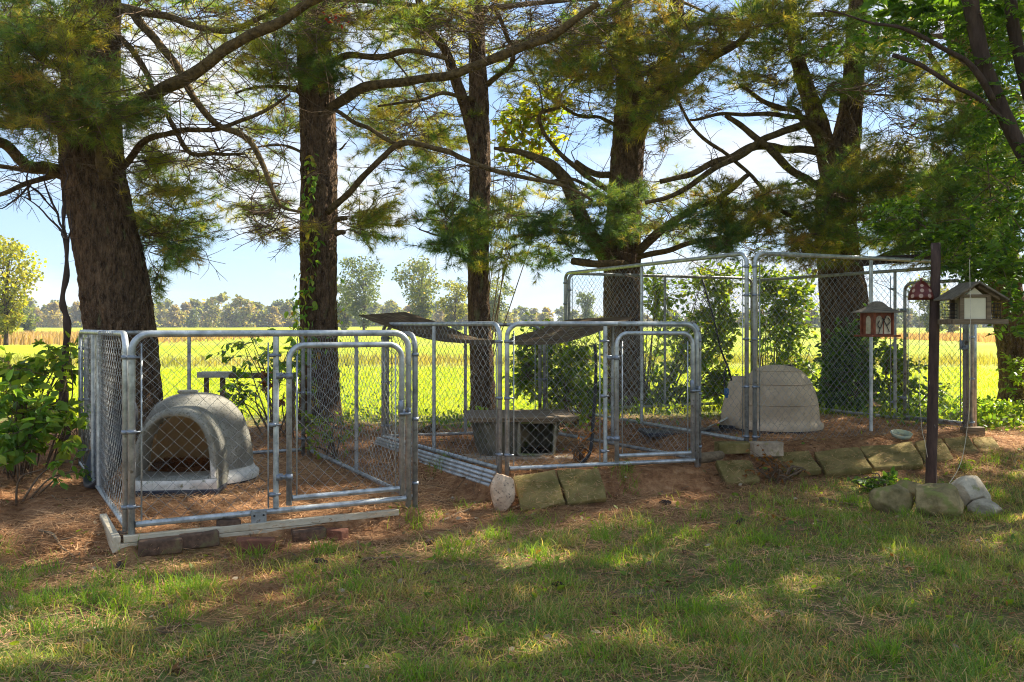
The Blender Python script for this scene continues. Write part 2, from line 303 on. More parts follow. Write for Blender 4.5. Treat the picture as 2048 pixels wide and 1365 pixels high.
def field_mat():
    m = bpy.data.materials.new('mown_field'); m.use_nodes = True; nt = m.node_tree; L = nt.links.new
    p = nt.nodes['Principled BSDF']; p.inputs['Roughness'].default_value = .9; p.inputs['Specular IOR Level'].default_value = .1
    tc = N(nt, 'ShaderNodeTexCoord'); sp = N(nt, 'ShaderNodeSeparateXYZ'); L(tc.outputs['Object'], sp.inputs[0])
    def nse(s, st=(1, 1, 1), d=8):
        mp = N(nt, 'ShaderNodeMapping'); mp.inputs['Scale'].default_value = st; L(tc.outputs['Object'], mp.inputs[0])
        n = N(nt, 'ShaderNodeTexNoise'); n.inputs['Scale'].default_value = s; n.inputs['Detail'].default_value = d; n.inputs['Roughness'].default_value = .7; L(mp.outputs[0], n.inputs['Vector']); return n.outputs['Fac']
    def mathn(op, a, b=None, c=None):
        n = N(nt, 'ShaderNodeMath', operation=op)
        for i, q in enumerate((a, b, c)):
            if q is None: continue
            if isinstance(q, (int, float)): n.inputs[i].default_value = q
            else: L(q, n.inputs[i])
        return n.outputs[0]
    def ramp(f, *st):
        r = N(nt, 'ShaderNodeValToRGB'); e = r.color_ramp.elements
        while len(e) < len(st): e.new(.5)
        for i, (q, c) in enumerate(st): e[i].position = q; e[i].color = (*c, 1)
        L(f, r.inputs[0]); return r.outputs[0]
    green = ramp(nse(1.3, (1, .4, 1)), (.3, (.23, .32, .010)), (.5, (.33, .41, .014)), (.7, (.44, .45, .022)))
    tan = ramp(nse(1.1, (1, .6, 1)), (.3, (.24, .20, .06)), (.55, (.36, .27, .12)), (.75, (.42, .33, .17)))
    # strips of dry growth across the field: log-scaled distance, edges made uneven
    yy = mathn('ADD', sp.outputs['Y'], mathn('MULTIPLY', mathn('SUBTRACT', nse(.12), .5), 9))
    ylog = mathn('DIVIDE', mathn('LOGARITHM', mathn('MAXIMUM', yy, 1.0), 10.0), 3.0)
    def lg(v): return math.log10(v) / 3
    st = ramp(ylog, (0, (0, 0, 0)), (lg(26), (0, 0, 0)), (lg(30), (.5, .5, .5)), (lg(35), (.4, .4, .4)), (lg(40), (.1, .1, .1)), (lg(58), (.0, .0, .0)), (lg(64), (.35, .35, .35)), (lg(80), (.1, .1, .1)), (1, (.1, .1, .1)))
    mx = N(nt, 'ShaderNodeMixRGB'); L(st, mx.inputs['Fac']); L(green, mx.inputs['Color1']); L(tan, mx.inputs['Color2'])
    fine = ramp(nse(22, (1, 1, 1), 4), (.3, (.7, .7, .7)), (.7, (1.15, 1.15, 1.15)))
    mu = N(nt, 'ShaderNodeMixRGB', blend_type='MULTIPLY'); mu.inputs['Fac'].default_value = .8; L(mx.outputs[0], mu.inputs['Color1']); L(fine, mu.inputs['Color2']); L(mu.outputs[0], p.inputs['Base Color'])
    b = N(nt, 'ShaderNodeBump'); b.inputs['Strength'].default_value = .7; b.inputs['Distance'].default_value = .05; L(nse(14), b.inputs['Height']); L(b.outputs[0], p.inputs['Normal'])
    return m
tag(link('ground', sheet('ground', gy[:ysplit + 1]), ground_mat(), smooth=True), kind='structure')
tag(link('field', sheet('field', gy[ysplit:]), field_mat(), smooth=True), kind='structure')

# ------------------------------------------------------------------ foliage generators (numpy)
def rand_unit(n): v = rng.normal(size=(n, 3)); return v / np.linalg.norm(v, axis=1, keepdims=True)
def basis(ax):
    ax = ax / np.linalg.norm(ax, axis=1, keepdims=True); r = rand_unit(len(ax)); u = np.cross(ax, r); u /= np.maximum(np.linalg.norm(u, axis=1, keepdims=True), 1e-6)
    return np.stack([u, np.cross(ax, u), ax], axis=2)
def tuft_template(K, L0, wd, seed):
    g = np.random.default_rng(seed); th = g.uniform(0, 2 * np.pi, K); ph = np.radians(g.uniform(12, 82, K)); ln = L0 * g.uniform(.7, 1.1, K)
    d = np.stack([np.cos(th) * np.sin(ph), np.sin(th) * np.sin(ph), np.cos(ph)], -1); s = np.stack([np.zeros(K), np.zeros(K), g.uniform(-.35, .25, K) * L0], -1)
    q = np.cross(d, g.normal(size=(K, 3))); q /= np.linalg.norm(q, axis=1, keepdims=True)
    return np.stack([s - q * wd / 2, s + q * wd / 2, s + d * ln[:, None]], 1)
def tufts_mesh(name, P, A, S, C, K, L0, wd):
    P = np.asarray(P); B = basis(np.asarray(A, dtype=float)); S = np.asarray(S); n = len(P)
    T = np.stack([tuft_template(K, L0, wd, s) for s in range(8)]); idx = rng.integers(0, 8, n)
    X = np.einsum('nij,nkvj->nkvi', B, T[idx]) * S[:, None, None, None] + P[:, None, None, :]
    C = np.repeat(np.asarray(C)[:, None, :], K, 1) * rng.uniform(.75, 1.3, (n, K, 1)); C = np.repeat(C[:, :, None, :], 3, 2).reshape(-1, 3)
    return np_mesh(name, X.reshape(-1, 3), np.arange(n * K * 3).reshape(-1, 3), C)
LEAF = np.array([[0, 0, 0], [.24, .22, .05], [.25, .58, .05], [0, 1, -.04], [-.25, .58, .05], [-.24, .22, .05]])
def leaves_mesh(name, P, D, S, C, up=None, aspect=1.0):
    """P points, D axis directions, S length, C colour"""
    P = np.asarray(P); n = len(P); D = np.asarray(D, dtype=float); D = D / np.linalg.norm(D, axis=1, keepdims=True)
    U = rand_unit(n) * .9 + (np.array([0, 0, 1.0]) if up is None else np.asarray(up)); X = np.cross(D, U); X /= np.maximum(np.linalg.norm(X, axis=1, keepdims=True), 1e-6); Z = np.cross(X, D)
    Lf = LEAF * np.array([aspect, 1, 1]); S = np.asarray(S)
    V = P[:, None, :] + S[:, None, None] * (Lf[None, :, 0:1] * X[:, None, :] + Lf[None, :, 1:2] * D[:, None, :] + Lf[None, :, 2:3] * Z[:, None, :])
    b = np.arange(n)[:, None] * 6; Q = np.concatenate([b + np.array([[0, 1, 2, 3]]), b + np.array([[0, 3, 4, 5]])])
    return np_mesh(name, V.reshape(-1, 3), Q, np.repeat(np.asarray(C), 6, 0))
def blades_mesh(name, P, az, lean, Ln, Wd, C, bend=.5):
    """curved three-vertex-pair blades: quad + triangle tip as 2 quads (last degenerate avoided by tiny tip)"""
    n = len(P); d = np.stack([np.cos(az), np.sin(az), np.zeros(n)], -1); s = np.stack([-np.sin(az), np.cos(az), np.zeros(n)], -1)
    a2 = az + rng.uniform(-1.5, 1.5, n); s = np.stack([-np.sin(a2), np.cos(a2), np.zeros(n)], -1)
    up = np.array([0, 0, 1.0]); l1 = lean[:, None]; l2 = np.minimum(lean + bend, 1.75)[:, None]
    p1 = P + (d * np.sin(l1) + up * np.cos(l1)) * (Ln * .55)[:, None]; p2 = p1 + (d * np.sin(l2) + up * np.cos(l2)) * (Ln * .45)[:, None]
    w = Wd[:, None] * .5
    V = np.stack([P - s * w, P + s * w, p1 + s * w * .8, p1 - s * w * .8, p2], 1).reshape(-1, 3)
    b = np.arange(n)[:, None] * 5
    T = np.concatenate([b + np.array([[0, 1, 2]]), b + np.array([[0, 2, 3]]), b + np.array([[3, 2, 4]])])
    return np_mesh(name, V, T, np.repeat(C, 5, 0))

DAPPLES = []   # (ground point, radius): spots lit through gaps cut in the foliage along the sun's rays
for px, py, r in ((40, 1010, .30), (120, 965, .22), (330, 975, .3), (250, 1060, .16), (680, 935, .22), (905, 1030, .26), (930, 1075, .16), (1060, 1120, .22), (1240, 1130, .15), (580, 1095, .14), (990, 905, .30), (1160, 912, .22), (40, 1270, .22), (190, 1170, .14), (1000, 1310, .18), (440, 1240, .10), (2020, 880, .4), (1600, 1180, .1), (1900, 1000, .10), (700, 1330, .12)):
    DAPPLES.append((G(px, py), r))
DAPPLES += [(W(395, 790, 7.5), .22), (W(1110, 655, 9.2), .3), (W(1120, 835, 8.5), .18), (W(255, 700, 6.2), .25), (W(300, 700, 10), .5), (W(1240, 250, 12.5), .5), (W(50, 790, 8.0), .6), (W(60, 870, 7.7), .45), (W(100, 120, 9.2), .6), (W(540, 430, 9.6), .5), (W(330, 440, 10.2), .5), (W(1060, 260, 13.3), .7), (W(820, 230, 12.6), .8), (W(1250, 80, 12), .8), (W(1820, 250, 12), .7), (W(1560, 130, 12.2), .6), (W(1400, 680, 13.2), .8), (W(1560, 640, 13.7), .6), (W(735, 440, 11.6), .5), (W(1110, 760, 10.9), .5), (W(430, 200, 9.3), .4), (W(190, 560, 9.6), .2), (W(1350, 350, 12), .4), (W(1690, 400, 11.8), .9), (W(1860, 400, 11.8), .9), (W(1220, 430, 12.2), .6), (W(900, 455, 11.6), .6), (W(1580, 430, 12), .6), (W(1100, 480, 12.3), .5), (W(160, 230, 9), .5), (W(1380, 460, 11.9), .5)]
def keep_mask(P):
    P = np.asarray(P); k = np.ones(len(P), bool); s = np.array(SUN)
    for g, r in DAPPLES:
        d = P - np.array(g); t = d @ s; q = np.linalg.norm(d - t[:, None] * s, axis=1); k &= ~((q < r) & (t > .6))
    return k

# ------------------------------------------------------------------ pines
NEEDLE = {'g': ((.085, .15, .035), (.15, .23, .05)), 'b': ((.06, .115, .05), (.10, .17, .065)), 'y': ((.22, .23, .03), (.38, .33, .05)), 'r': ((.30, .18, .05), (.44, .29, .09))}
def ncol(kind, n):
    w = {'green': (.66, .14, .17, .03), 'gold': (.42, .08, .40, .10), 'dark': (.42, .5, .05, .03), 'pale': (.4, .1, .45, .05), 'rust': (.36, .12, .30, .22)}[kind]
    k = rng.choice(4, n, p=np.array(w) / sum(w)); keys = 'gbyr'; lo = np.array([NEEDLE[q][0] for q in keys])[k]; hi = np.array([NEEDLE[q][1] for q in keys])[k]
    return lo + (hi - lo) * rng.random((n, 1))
class Tree:
    def __init__(s, name, label, trunks, limbs, top=13.0, barkmat='bark', sides=64, group=None, cat='tree', flare=1.25, base=None):
        """trunks: list of [(px,py,Y,width_px)...]"""
        s.tw = Tubes(); s.sup = []; s.tp = []; s.ta = []; s.ts = []; s.tc = []; s.cp = []; s.ca = []; s.cs = []; s.cc = []
        b = trunks[0][0]; root = W(b[0], b[1], b[2]); s.root = empty(name, root); tag(s.root, label, cat, group)
        s.trunkpath = None; s.lm = 'darkbark' if barkmat == 'darkbark' else 'limb'
        for ti, tr in enumerate(trunks):
            pts = [W(a, c, Y) for a, c, Y, wd in tr]; rr = [wd / 2 / F * Y * .90 for a, c, Y, wd in tr]
            if ti == 0: pts[0].z -= .25
            if top and ti < 2:
                e = pts[-1]; dirn = (pts[-1] - pts[-2]).normalized(); dirn = (dirn + Vector((0, 0, 1.2))).normalized()
                k = max(1, int((top - e.z) / 1.5))
                for q in range(1, k + 1): pts.append(e + dirn * (top - e.z) * q / k + Vector((random.uniform(-.08, .08), random.uniform(-.08, .08), 0))); rr.append(rr[len(tr) - 1] * (1 - .9 * q / k))
            nseg = 16 if ti == 0 else 12
            sp = spline(pts, nseg); rs = []
            for i in range(len(pts) - 1): rs += [rr[i] + (rr[i + 1] - rr[i]) * k / nseg for k in range(nseg)]
            rs.append(rr[-1])
            if ti == 0: rs = [r * (1 + (flare - 1) * math.exp(-max(0, (p.z - root.z)) / .22)) for p, r in zip(sp, rs)]
            t = Tubes(); t.add(sp, rs, sides if ti == 0 else max(20, sides // 2)); ns = sides if ti == 0 else max(20, sides // 2)
            V = t.V[0].reshape(len(sp), ns, 3); C = np.array([tuple(p) for p in sp])
            sd = random.random() * 50
            for i in range(len(sp)):
                r = rs[i]
                if C[i][2] > 7: break
                for j in range(ns):
                    a = 2 * math.pi * j / ns; q = Vector((math.cos(a) * r * 20 + sd, math.sin(a) * r * 20, C[i][2] * 6.0))
                    n1 = abs(mnoise.noise(q)); n2 = mnoise.noise(q * 2.3 + Vector((0, 0, 3))); n3 = mnoise.noise(Vector((math.cos(a) * 1.5, math.sin(a) * 1.5, C[i][2] * .8 + sd)))
                    f = 1 + min(.012, r * .05) / r * (1.6 - n1 * 5.0 + n2 * 1.0) + .05 * n3
                    if ti == 0: f += .10 * math.exp(-max(0, C[i][2] - root.z) / .25) * math.sin(a * 5 + sd)
                    V[i, j] = C[i] + (V[i, j] - C[i]) * f
            t.V[0] = V.reshape(-1, 3)
            o = link('trunk', t.mesh('trunk'), M[barkmat], s.root, True); local(s.root, o)
            s.sup += [(p, r) for p, r in zip(sp[::3], rs[::3]) if p.z < 7]
            if ti == 0: s.trunkpath = list(zip(sp, rs))
        for lm in limbs: s.limb(lm)
    def limb(s, lm, sides=12):
        pts = [W(a, c, Y) for a, c, Y, wd in lm]; rr = [wd / 2 / F * Y * .84 for a, c, Y, wd in lm]
        n = 7; sp = spline(pts, n); rs = []
        for i in range(len(pts) - 1): rs += [rr[i] + (rr[i + 1] - rr[i]) * k / n for k in range(n)]
        rs.append(rr[-1])
        sp = [p + mnoise.noise_vector(p * 2.2) * .06 * min(1, i / 6) for i, p in enumerate(sp)]
        rs = [r * (1 + .14 * mnoise.noise(p * 7)) for p, r in zip(sp, rs)]
        t = Tubes(); t.add(sp, rs, sides, cap=True); o = link('limb', t.mesh('limb'), M[getattr(s, 'lm', 'limb')], s.root, True); local(s.root, o)
        s.sup += list(zip(sp, rs)); s.limbpts = getattr(s, 'limbpts', []) + list(zip(sp, rs))
    def twigs(s, n, zone=None, ln=(.35, .95)):
        """bare dead twigs springing from limbs and trunk"""
        c = [(p, r) for p, r in s.sup if (zone is None or zone(p)) and p.z > 1.9]
        if not c: return
        for i in range(n):
            p, r = random.choice(c); d = Vector((random.gauss(0, 1), random.gauss(0, .7), random.gauss(-.05, .45))).normalized(); Ln = random.uniform(*ln) * (1.5 if r > .12 else 1)
            s.curl(p, d, Ln, random.uniform(.004, .0085), 6, True)
    def curl(s, p, d, Ln, r, n, sub, droop=0.0):
        pts = [p]; st = Ln / n; dd = d.copy()
        for k in range(n):
            dd = (dd + Vector((random.gauss(0, .16), random.gauss(0, .16), random.gauss(0, .13) - droop))).normalized(); pts.append(pts[-1] + dd * st)
        s.tw.add(pts, np.linspace(r, r * .35, n + 1), 4 if r > .009 else 3)
        if sub:
            for k in range(1, n):
                if random.random() < .62:
                    e = (dd * .5 + Vector((random.gauss(0, .9), random.gauss(0, .6), random.gauss(0, .5)))).normalized(); q = pts[k]; m = 3; sl = Ln * random.uniform(.18, .45); pp = [q]
                    for z in range(m): e = (e + Vector((random.gauss(0, .2), random.gauss(0, .2), random.gauss(0, .2)))).normalized(); pp.append(pp[-1] + e * sl / m)
                    s.tw.add(pp, np.linspace(r * .55, r * .22, m + 1), 3)
        return pts
    def spray(s, c, kind, size=.5, dens=1.0):
        """a needled branchlet centred on c, fed by a branch from the nearest limb or trunk point"""
        best = min(s.sup, key=lambda q: (q[0] - c).length + .5 * max(0, q[0].z - c.z - .6) + (0 if (q[0] - c).length > .25 else .3))
        b = best[0]; out = (c - b); dist = out.length; out = Vector((out.x, out.y, out.z * .4)).normalized() if dist > .05 else Vector((1, 0, 0))
        st = c - out * size * .5
        if dist > .3:
            mid = (b + st) * .5 + Vector((random.uniform(-.12, .12), random.uniform(-.12, .12), random.uniform(-.02, .22) * dist * .5))
            sp = spline([b, mid, st], 5); r0 = min(best[1] * .6, .006 + .011 * dist); s.tw.add(sp, np.linspace(r0, .005, len(sp)), 4)
            s.sup += [(q, .008) for q in sp[4::3]]
        n = 5; pts = [st]; d = out.copy()
        for k in range(n):
            d = (d + Vector((random.gauss(0, .14), random.gauss(0, .14), random.gauss(.03, .1)))).normalized(); pts.append(pts[-1] + d * size / n * 1.1)
        s.tw.add(pts, np.linspace(.006, .003, n + 1), 3)
        P = []; A = []
        side = out.cross(Vector((0, 0, 1))).normalized()
        for k in range(n + 1):
            for sg in ((-1, 1) if k < n else (0,)):
                if sg and random.random() > .85 * dens: continue
                sl = size * random.uniform(.18, .48) * (1 - .1 * k)
                e = (d * .8 + side * sg * random.uniform(.5, 1.1) + Vector((0, 0, random.gauss(.05, .35)))).normalized()
                q = pts[k] + e * sl
                if sg: s.tw.add([pts[k], q], [.0035, .002], 3)
                P.append(q); A.append(e + Vector((0, 0, -.15)))
                if random.random() < .7 * dens and sg: P.append(pts[k] + e * sl * .62); A.append(e)
                if random.random() < .35 * dens and sg: P.append(pts[k] + e * sl * .3); A.append((e + Vector((0, 0, .5))).normalized())
        base = ncol(kind, 1)
        C = .55 * ncol(kind, len(P)) + .45 * base
        s.tp += [tuple(q) for q in P]; s.ta += [tuple(q) for q in A]; s.ts += list(rng.uniform(.75, 1.2, len(P))); s.tc += C.tolist()
    def cloud(s, px, py, rx, ry, Y, dY, n, kind, size=.5, dens=1.0):
        for i in range(int(n * 2.2)):
            a = random.random() * 2 * math.pi; q = math.sqrt(random.random()); s.spray(W(px + math.cos(a) * q * rx, py + math.sin(a) * q * ry, Y + random.uniform(-dY, dY)), kind, size * random.uniform(.7, 1.25), dens)
    def upper(s, n, z0, z1, rad, kind='green', K=16, zbias=1.0):
        """crown above the frame: whorls of boughs"""
        tp = s.trunkpath; nb = n
        for i in range(nb):
            z = z0 + (z1 - z0) * ((i + random.random()) / nb) ** zbias; p, r = min(tp, key=lambda q: abs(q[0].z - z)); L0 = rad * (1 - .75 * ((z - z0) / (z1 - z0)) ** 1.3) * random.uniform(.7, 1.1); a = i * 2.4 + random.uniform(-.4, .4)
            d = Vector((math.cos(a), math.sin(a), random.uniform(.0, .3))); pts = [p + d * L0 * t + Vector((0, 0, -.10 * L0 * t * t)) for t in np.linspace(0, 1, 6)]
            s.tw.add(pts, np.linspace(min(.045, r * .6), .01, 6), 5)
            m = int(L0 * 12)
            for k in range(m):
                t = random.uniform(.22, 1.03); c = p + d * L0 * t + Vector((0, 0, -.10 * L0 * t * t)); sd = d.cross(Vector((0, 0, 1))) * random.gauss(0, .34) * (1.25 - t * .5) * min(1.3, L0 * .45); q = c + sd + Vector((0, 0, random.gauss(.04, .16)))
                s.cp.append(tuple(q)); s.ca.append(tuple((d + sd * .6 + Vector((0, 0, random.gauss(.15, .4)))).normalized()))
                if k % 8 == 0: s.tw.add([c, q], [.006, .003], 3)
        n = len(s.cp) - len(s.cc); s.cc += ncol(kind, n).tolist(); s.cs += list(rng.uniform(.8, 1.3, n))
    def finish(s, K=25, wd=.0052, L0=.115):
        if s.tp:
            P = np.array(s.tp); k = keep_mask(P) & ((P[:, 1] > 4.5)); P = P[k]
            o = link('needles', tufts_mesh('needles', P, np.array(s.ta)[k], np.array(s.ts)[k], np.array(s.tc)[k], K, L0, wd), M['needle'], s.root); local(s.root, o); tag(o, kind='stuff')
        if s.cp:
            P = np.array(s.cp); k = keep_mask(P); P = P[k]
            o = link('crown', tufts_mesh('crown', P, np.array(s.ca)[k], np.array(s.cs)[k], np.array(s.cc)[k], 15, .21, .022), M['needle'], s.root); local(s.root, o); tag(o, kind='stuff')
        if s.tw.V: o = link('twigs', s.tw.mesh('twigs'), M['twig'], s.root, False); local(s.root, o); tag(o, kind='stuff')

t1 = Tree('pine_tree', 'thickest pine, behind the near-left kennel, with a twisted upright limb on its front',
    [[(262, 880, 10, 150), (245, 700, 10, 146), (228, 560, 10, 138), (205, 440, 10, 131), (186, 340, 10, 128), (180, 200, 10, 122), (188, 80, 10, 104), (192, -60, 10, 98)]],
    [[(215, 245, 9.8, 36), (300, 192, 9.4, 31), (370, 160, 9.1, 30), (440, 105, 8.9, 27), (530, 60, 8.7, 25), (625, 0, 8.5, 22), (700, -60, 8.4, 18)],
     [(212, 358, 9.45, 30), (206, 322, 9.4, 36), (202, 285, 9.4, 30), (188, 245, 9.45, 26), (150, 180, 9.4, 20)],
     [(135, 352, 10, 34), (95, 335, 9.8, 30), (50, 325, 9.5, 26), (15, 285, 9.3, 24), (-40, 270, 9, 20)],
     [(125, 345, 10, 16), (60, 340, 10, 13), (0, 338, 9.9, 11), (-40, 330, 9.9, 9)],
     [(150, 340, 10.2, 16), (90, 355, 10, 14), (30, 380, 9.8, 11), (-20, 395, 9.7, 9)],
     [(160, 255, 9.7, 26), (90, 250, 9.5, 24), (30, 250, 9.3, 22), (-40, 240, 9, 20)],
     [(245, 335, 9.9, 18), (300, 280, 9.7, 15), (350, 262, 9.6, 13), (430, 250, 9.5, 11), (510, 232, 9.4, 9), (580, 192, 9.3, 6)],
     [(215, 10, 9.9, 24), (270, 30, 9.8, 22), (310, 70, 9.7, 20), (350, 140, 9.6, 18), (385, 195, 9.5, 16), (430, 243, 9.4, 15), (500, 285, 9.3, 14), (535, 370, 9.2, 11), (560, 415, 9.2, 8), (600, 428, 9.2, 6)],
     [(220, 60, 10, 16), (262, 90, 10, 15), (285, 130, 10, 14), (310, 190, 9.9, 13), (350, 255, 9.9, 12), (385, 312, 9.8, 11), (430, 310, 9.8, 9), (490, 310, 9.8, 6)],
     [(240, 15, 9.9, 20), (330, 30, 9.6, 17), (400, 55, 9.4, 15), (470, 60, 9.2, 13), (560, 20, 9, 10)],
     [(150, 130, 9.9, 22), (110, 90, 9.8, 20), (60, 50, 9.7, 18), (20, 25, 9.6, 15)],
     [(130, 140, 9.9, 20), (85, 115, 9.7, 18), (55, 60, 9.5, 17), (40, -20, 9.4, 14)]], top=14, sides=96)
t2 = Tree('pine_tree', 'straight pine with ivy climbing its trunk, at the back of the near-left kennel',
    [[(640, 862, 11.3, 84), (638, 760, 11.3, 80), (637, 650, 11.3, 79), (637, 500, 11.3, 78), (638, 350, 11.3, 76), (634, 200, 11.3, 74), (628, 100, 11.3, 72), (620, -60, 11.3, 66)]],
    [[(655, 222, 11.2, 26), (700, 190, 11, 24), (760, 172, 10.8, 23), (850, 160, 10.6, 22), (930, 140, 10.4, 22), (1040, 95, 10.2, 22), (1120, 60, 10, 18), (1200, 10, 9.9, 14)],
     [(655, 425, 11.1, 17), (710, 375, 10.9, 15), (765, 315, 10.7, 14), (800, 292, 10.6, 15), (860, 290, 10.5, 13), (930, 320, 10.3, 13), (1000, 340, 10.2, 11), (1100, 370, 10.1, 9), (1190, 400, 10, 6)],
     [(665, 120, 11.2, 18), (710, 118, 11.1, 16), (770, 110, 11, 15), (830, 102, 10.9, 13), (890, 118, 10.8, 10)],
     [(670, 220, 11.1, 10), (720, 250, 11, 10), (760, 265, 10.8, 9), (800, 298, 10.7, 9)],
     [(605, 190, 11.2, 12), (585, 172, 11.1, 11), (540, 172, 11, 8), (470, 190, 10.9, 5)],
     [(603, 305, 11.2, 7), (560, 290, 11, 6), (500, 300, 10.9, 4)],
     [(680, 300, 11.2, 5), (700, 285, 11.1, 4)], [(672, 440, 11.1, 13), (694, 434, 11.0, 11)], [(672, 468, 11.1, 14), (690, 464, 11.0, 12)]], top=13.5, sides=72)
t3 = Tree('pine_tree', 'slender pine trunk behind the middle kennel, its second stem joining high up',
    [[(968, 838, 12.2, 54), (964, 740, 12.2, 50), (957, 600, 12.2, 46), (957, 480, 12.2, 45), (960, 330, 12.2, 44), (958, 200, 12.2, 42), (954, 100, 12.2, 36), (952, -60, 12.2, 30)],
     [(953, 310, 12.15, 24), (935, 230, 12.1, 24), (915, 170, 12, 24), (890, 100, 12, 18), (860, 60, 12, 18), (838, 0, 12, 16)]],
    [[(950, 200, 12.1, 12), (900, 190, 11.8, 10), (850, 200, 11.5, 8), (760, 215, 11.3, 5)], [(975, 170, 12.1, 14), (1020, 120, 11.8, 12), (1005, 50, 11.6, 10), (985, 10, 11.5, 8)],
     [(940, 460, 12, 7), (890, 470, 11.8, 5), (840, 460, 11.7, 3)]], top=12, sides=48)
t4 = Tree('pine_tree', 'forked pine behind the tall kennel, with a thick limb leaning to its left',
    [[(1250, 832, 12.9, 92), (1248, 740, 12.9, 84), (1245, 600, 12.9, 80), (1245, 500, 12.9, 78), (1250, 380, 12.9, 72), (1258, 260, 12.9, 70), (1262, 180, 12.9, 62), (1250, 90, 12.9, 46), (1240, -60, 12.9, 40)],
     [(1262, 300, 12.85, 44), (1290, 215, 12.8, 48), (1325, 150, 12.7, 42), (1345, 60, 12.6, 34), (1360, -60, 12.5, 28)]],
    [[(1228, 535, 12.7, 40), (1190, 480, 12.5, 38), (1160, 420, 12.3, 35), (1125, 360, 12.1, 31), (1090, 325, 11.9, 24), (1040, 305, 11.8, 14), (990, 300, 11.6, 8)],
     [(1285, 220, 12.7, 26), (1350, 180, 12.5, 24), (1400, 140, 12.3, 22), (1450, 100, 12.1, 18), (1500, 60, 12, 14)],
     [(1275, 505, 12.6, 22), (1330, 455, 12.4, 20), (1390, 420, 12.1, 18), (1440, 395, 12, 15), (1500, 350, 11.9, 10)],
     [(1275, 515, 12.6, 14), (1340, 500, 12.4, 13), (1420, 480, 12.2, 11), (1500, 470, 12, 8)],
     [(1218, 350, 12.8, 16), (1180, 345, 12.7, 15), (1150, 325, 12.6, 14)], [(1215, 380, 12.6, 14), (1160, 340, 12.2, 12), (1110, 290, 12, 10), (1080, 230, 11.9, 9), (1120, 215, 11.8, 7)],
     [(1220, 400, 12.6, 10), (1150, 360, 12.3, 8), (1100, 365, 12, 7), (1040, 340, 11.9, 5)], [(1230, 250, 12.7, 10), (1200, 235, 12.5, 8), (1160, 230, 12.3, 8), (1110, 200, 12.2, 6)],
     [(1255, 530, 12.5, 20), (1200, 526, 12.2, 18), (1146, 525, 12.0, 17)]], top=13.5, sides=64)
t5 = Tree('pine_tree', 'broad pine trunk wrapped in green shrubs behind the right end of the tall kennel',
    [[(1700, 832, 13, 118), (1694, 740, 13, 104), (1688, 600, 13, 98), (1676, 500, 13, 88), (1672, 400, 13, 84), (1685, 320, 13, 70), (1700, 230, 13, 50), (1710, 100, 13, 42), (1718, -60, 13, 38)],
     [(1662, 360, 12.9, 40), (1640, 260, 12.8, 42), (1610, 170, 12.7, 34), (1590, 90, 12.6, 28), (1575, -60, 12.5, 24)]],
    [[(1640, 305, 12.8, 20), (1580, 296, 12.5, 19), (1500, 298, 12.2, 20), (1450, 320, 12, 17), (1390, 345, 11.8, 14), (1322, 362, 11.7, 12)],
     [(1655, 285, 12.7, 18), (1620, 250, 12.5, 18), (1580, 255, 12.3, 18), (1520, 285, 12.1, 17), (1440, 335, 11.9, 15), (1350, 385, 11.7, 12), (1290, 410, 11.6, 9)],
     [(1650, 380, 12.6, 20), (1600, 350, 12.4, 19), (1550, 310, 12.2, 18), (1500, 270, 12, 16), (1455, 235, 11.8, 11)],
     [(1640, 285, 12.7, 16), (1590, 225, 12.5, 14), (1550, 215, 12.4, 13), (1480, 170, 12.2, 9)], [(1640, 240, 12.7, 12), (1560, 232, 12.4, 11), (1450, 228, 12.2, 9), (1380, 240, 12, 6)],
     [(1640, 480, 12.6, 14), (1600, 440, 12.4, 13), (1560, 420, 12.3, 10), (1480, 330, 12, 9), (1400, 270, 11.9, 8), (1350, 195, 11.8, 6)],
     [(1700, 530, 12.6, 12), (1760, 515, 12.2, 13), (1830, 480, 12, 10), (1900, 440, 11.8, 7)]], top=13.5, sides=72)
t6 = Tree('pine_tree', 'leaning pine trunk at the right edge of the photo, beyond the bird feeders',
    [[(2045, 806, 14, 76), (2032, 720, 14, 66), (2015, 600, 14, 64), (2000, 480, 14, 60), (1975, 350, 14, 58), (1940, 200, 14, 52), (1915, 60, 14, 48), (1905, -60, 14, 44)]],
    [[(1935, 210, 13.9, 20), (1900, 170, 13.6, 16), (1860, 110, 13.4, 12), (1800, 60, 13.2, 8)]], top=13, sides=56)
t7 = Tree('locust_tree', 'dark near stem crossing the upper right corner, with small compound green leaves',
    [[(2160, 470, 7.6, 30), (2100, 380, 7.6, 30), (2048, 310, 7.6, 30), (2000, 210, 7.6, 30), (1965, 120, 7.6, 32), (1940, 0, 7.6, 32), (1925, -90, 7.6, 30)],
     [(2090, 300, 7.7, 26), (2050, 160, 7.7, 26), (2028, 60, 7.7, 26), (2015, -60, 7.7, 24)]],
    [[(1985, 200, 7.5, 18), (1940, 130, 7.4, 14), (1880, 100, 7.3, 12), (1800, 60, 7.2, 9), (1740, 50, 7.2, 6), (1640, 20, 7.1, 4)],
     [(2000, 235, 7.5, 12), (1920, 180, 7.4, 11), (1850, 145, 7.3, 11), (1785, 113, 7.2, 11)]], top=9, barkmat='darkbark', sides=28, flare=1.0)
# t7 stands outside the frame on the right: carry its stem to the ground
_g = Vector((5.35, 7.7, float(gh(5.35, 7.7)) - .2)); _t = Tubes(); _t.add(spline([_g, Vector((5.2, 7.65, 1.1)), W(2160, 470, 7.6)], 8), [.12] + [.085] * 15 + [.065], 20)
local(t7.root, link('trunk', _t.mesh('trunk'), M['darkbark'], t7.root, True))

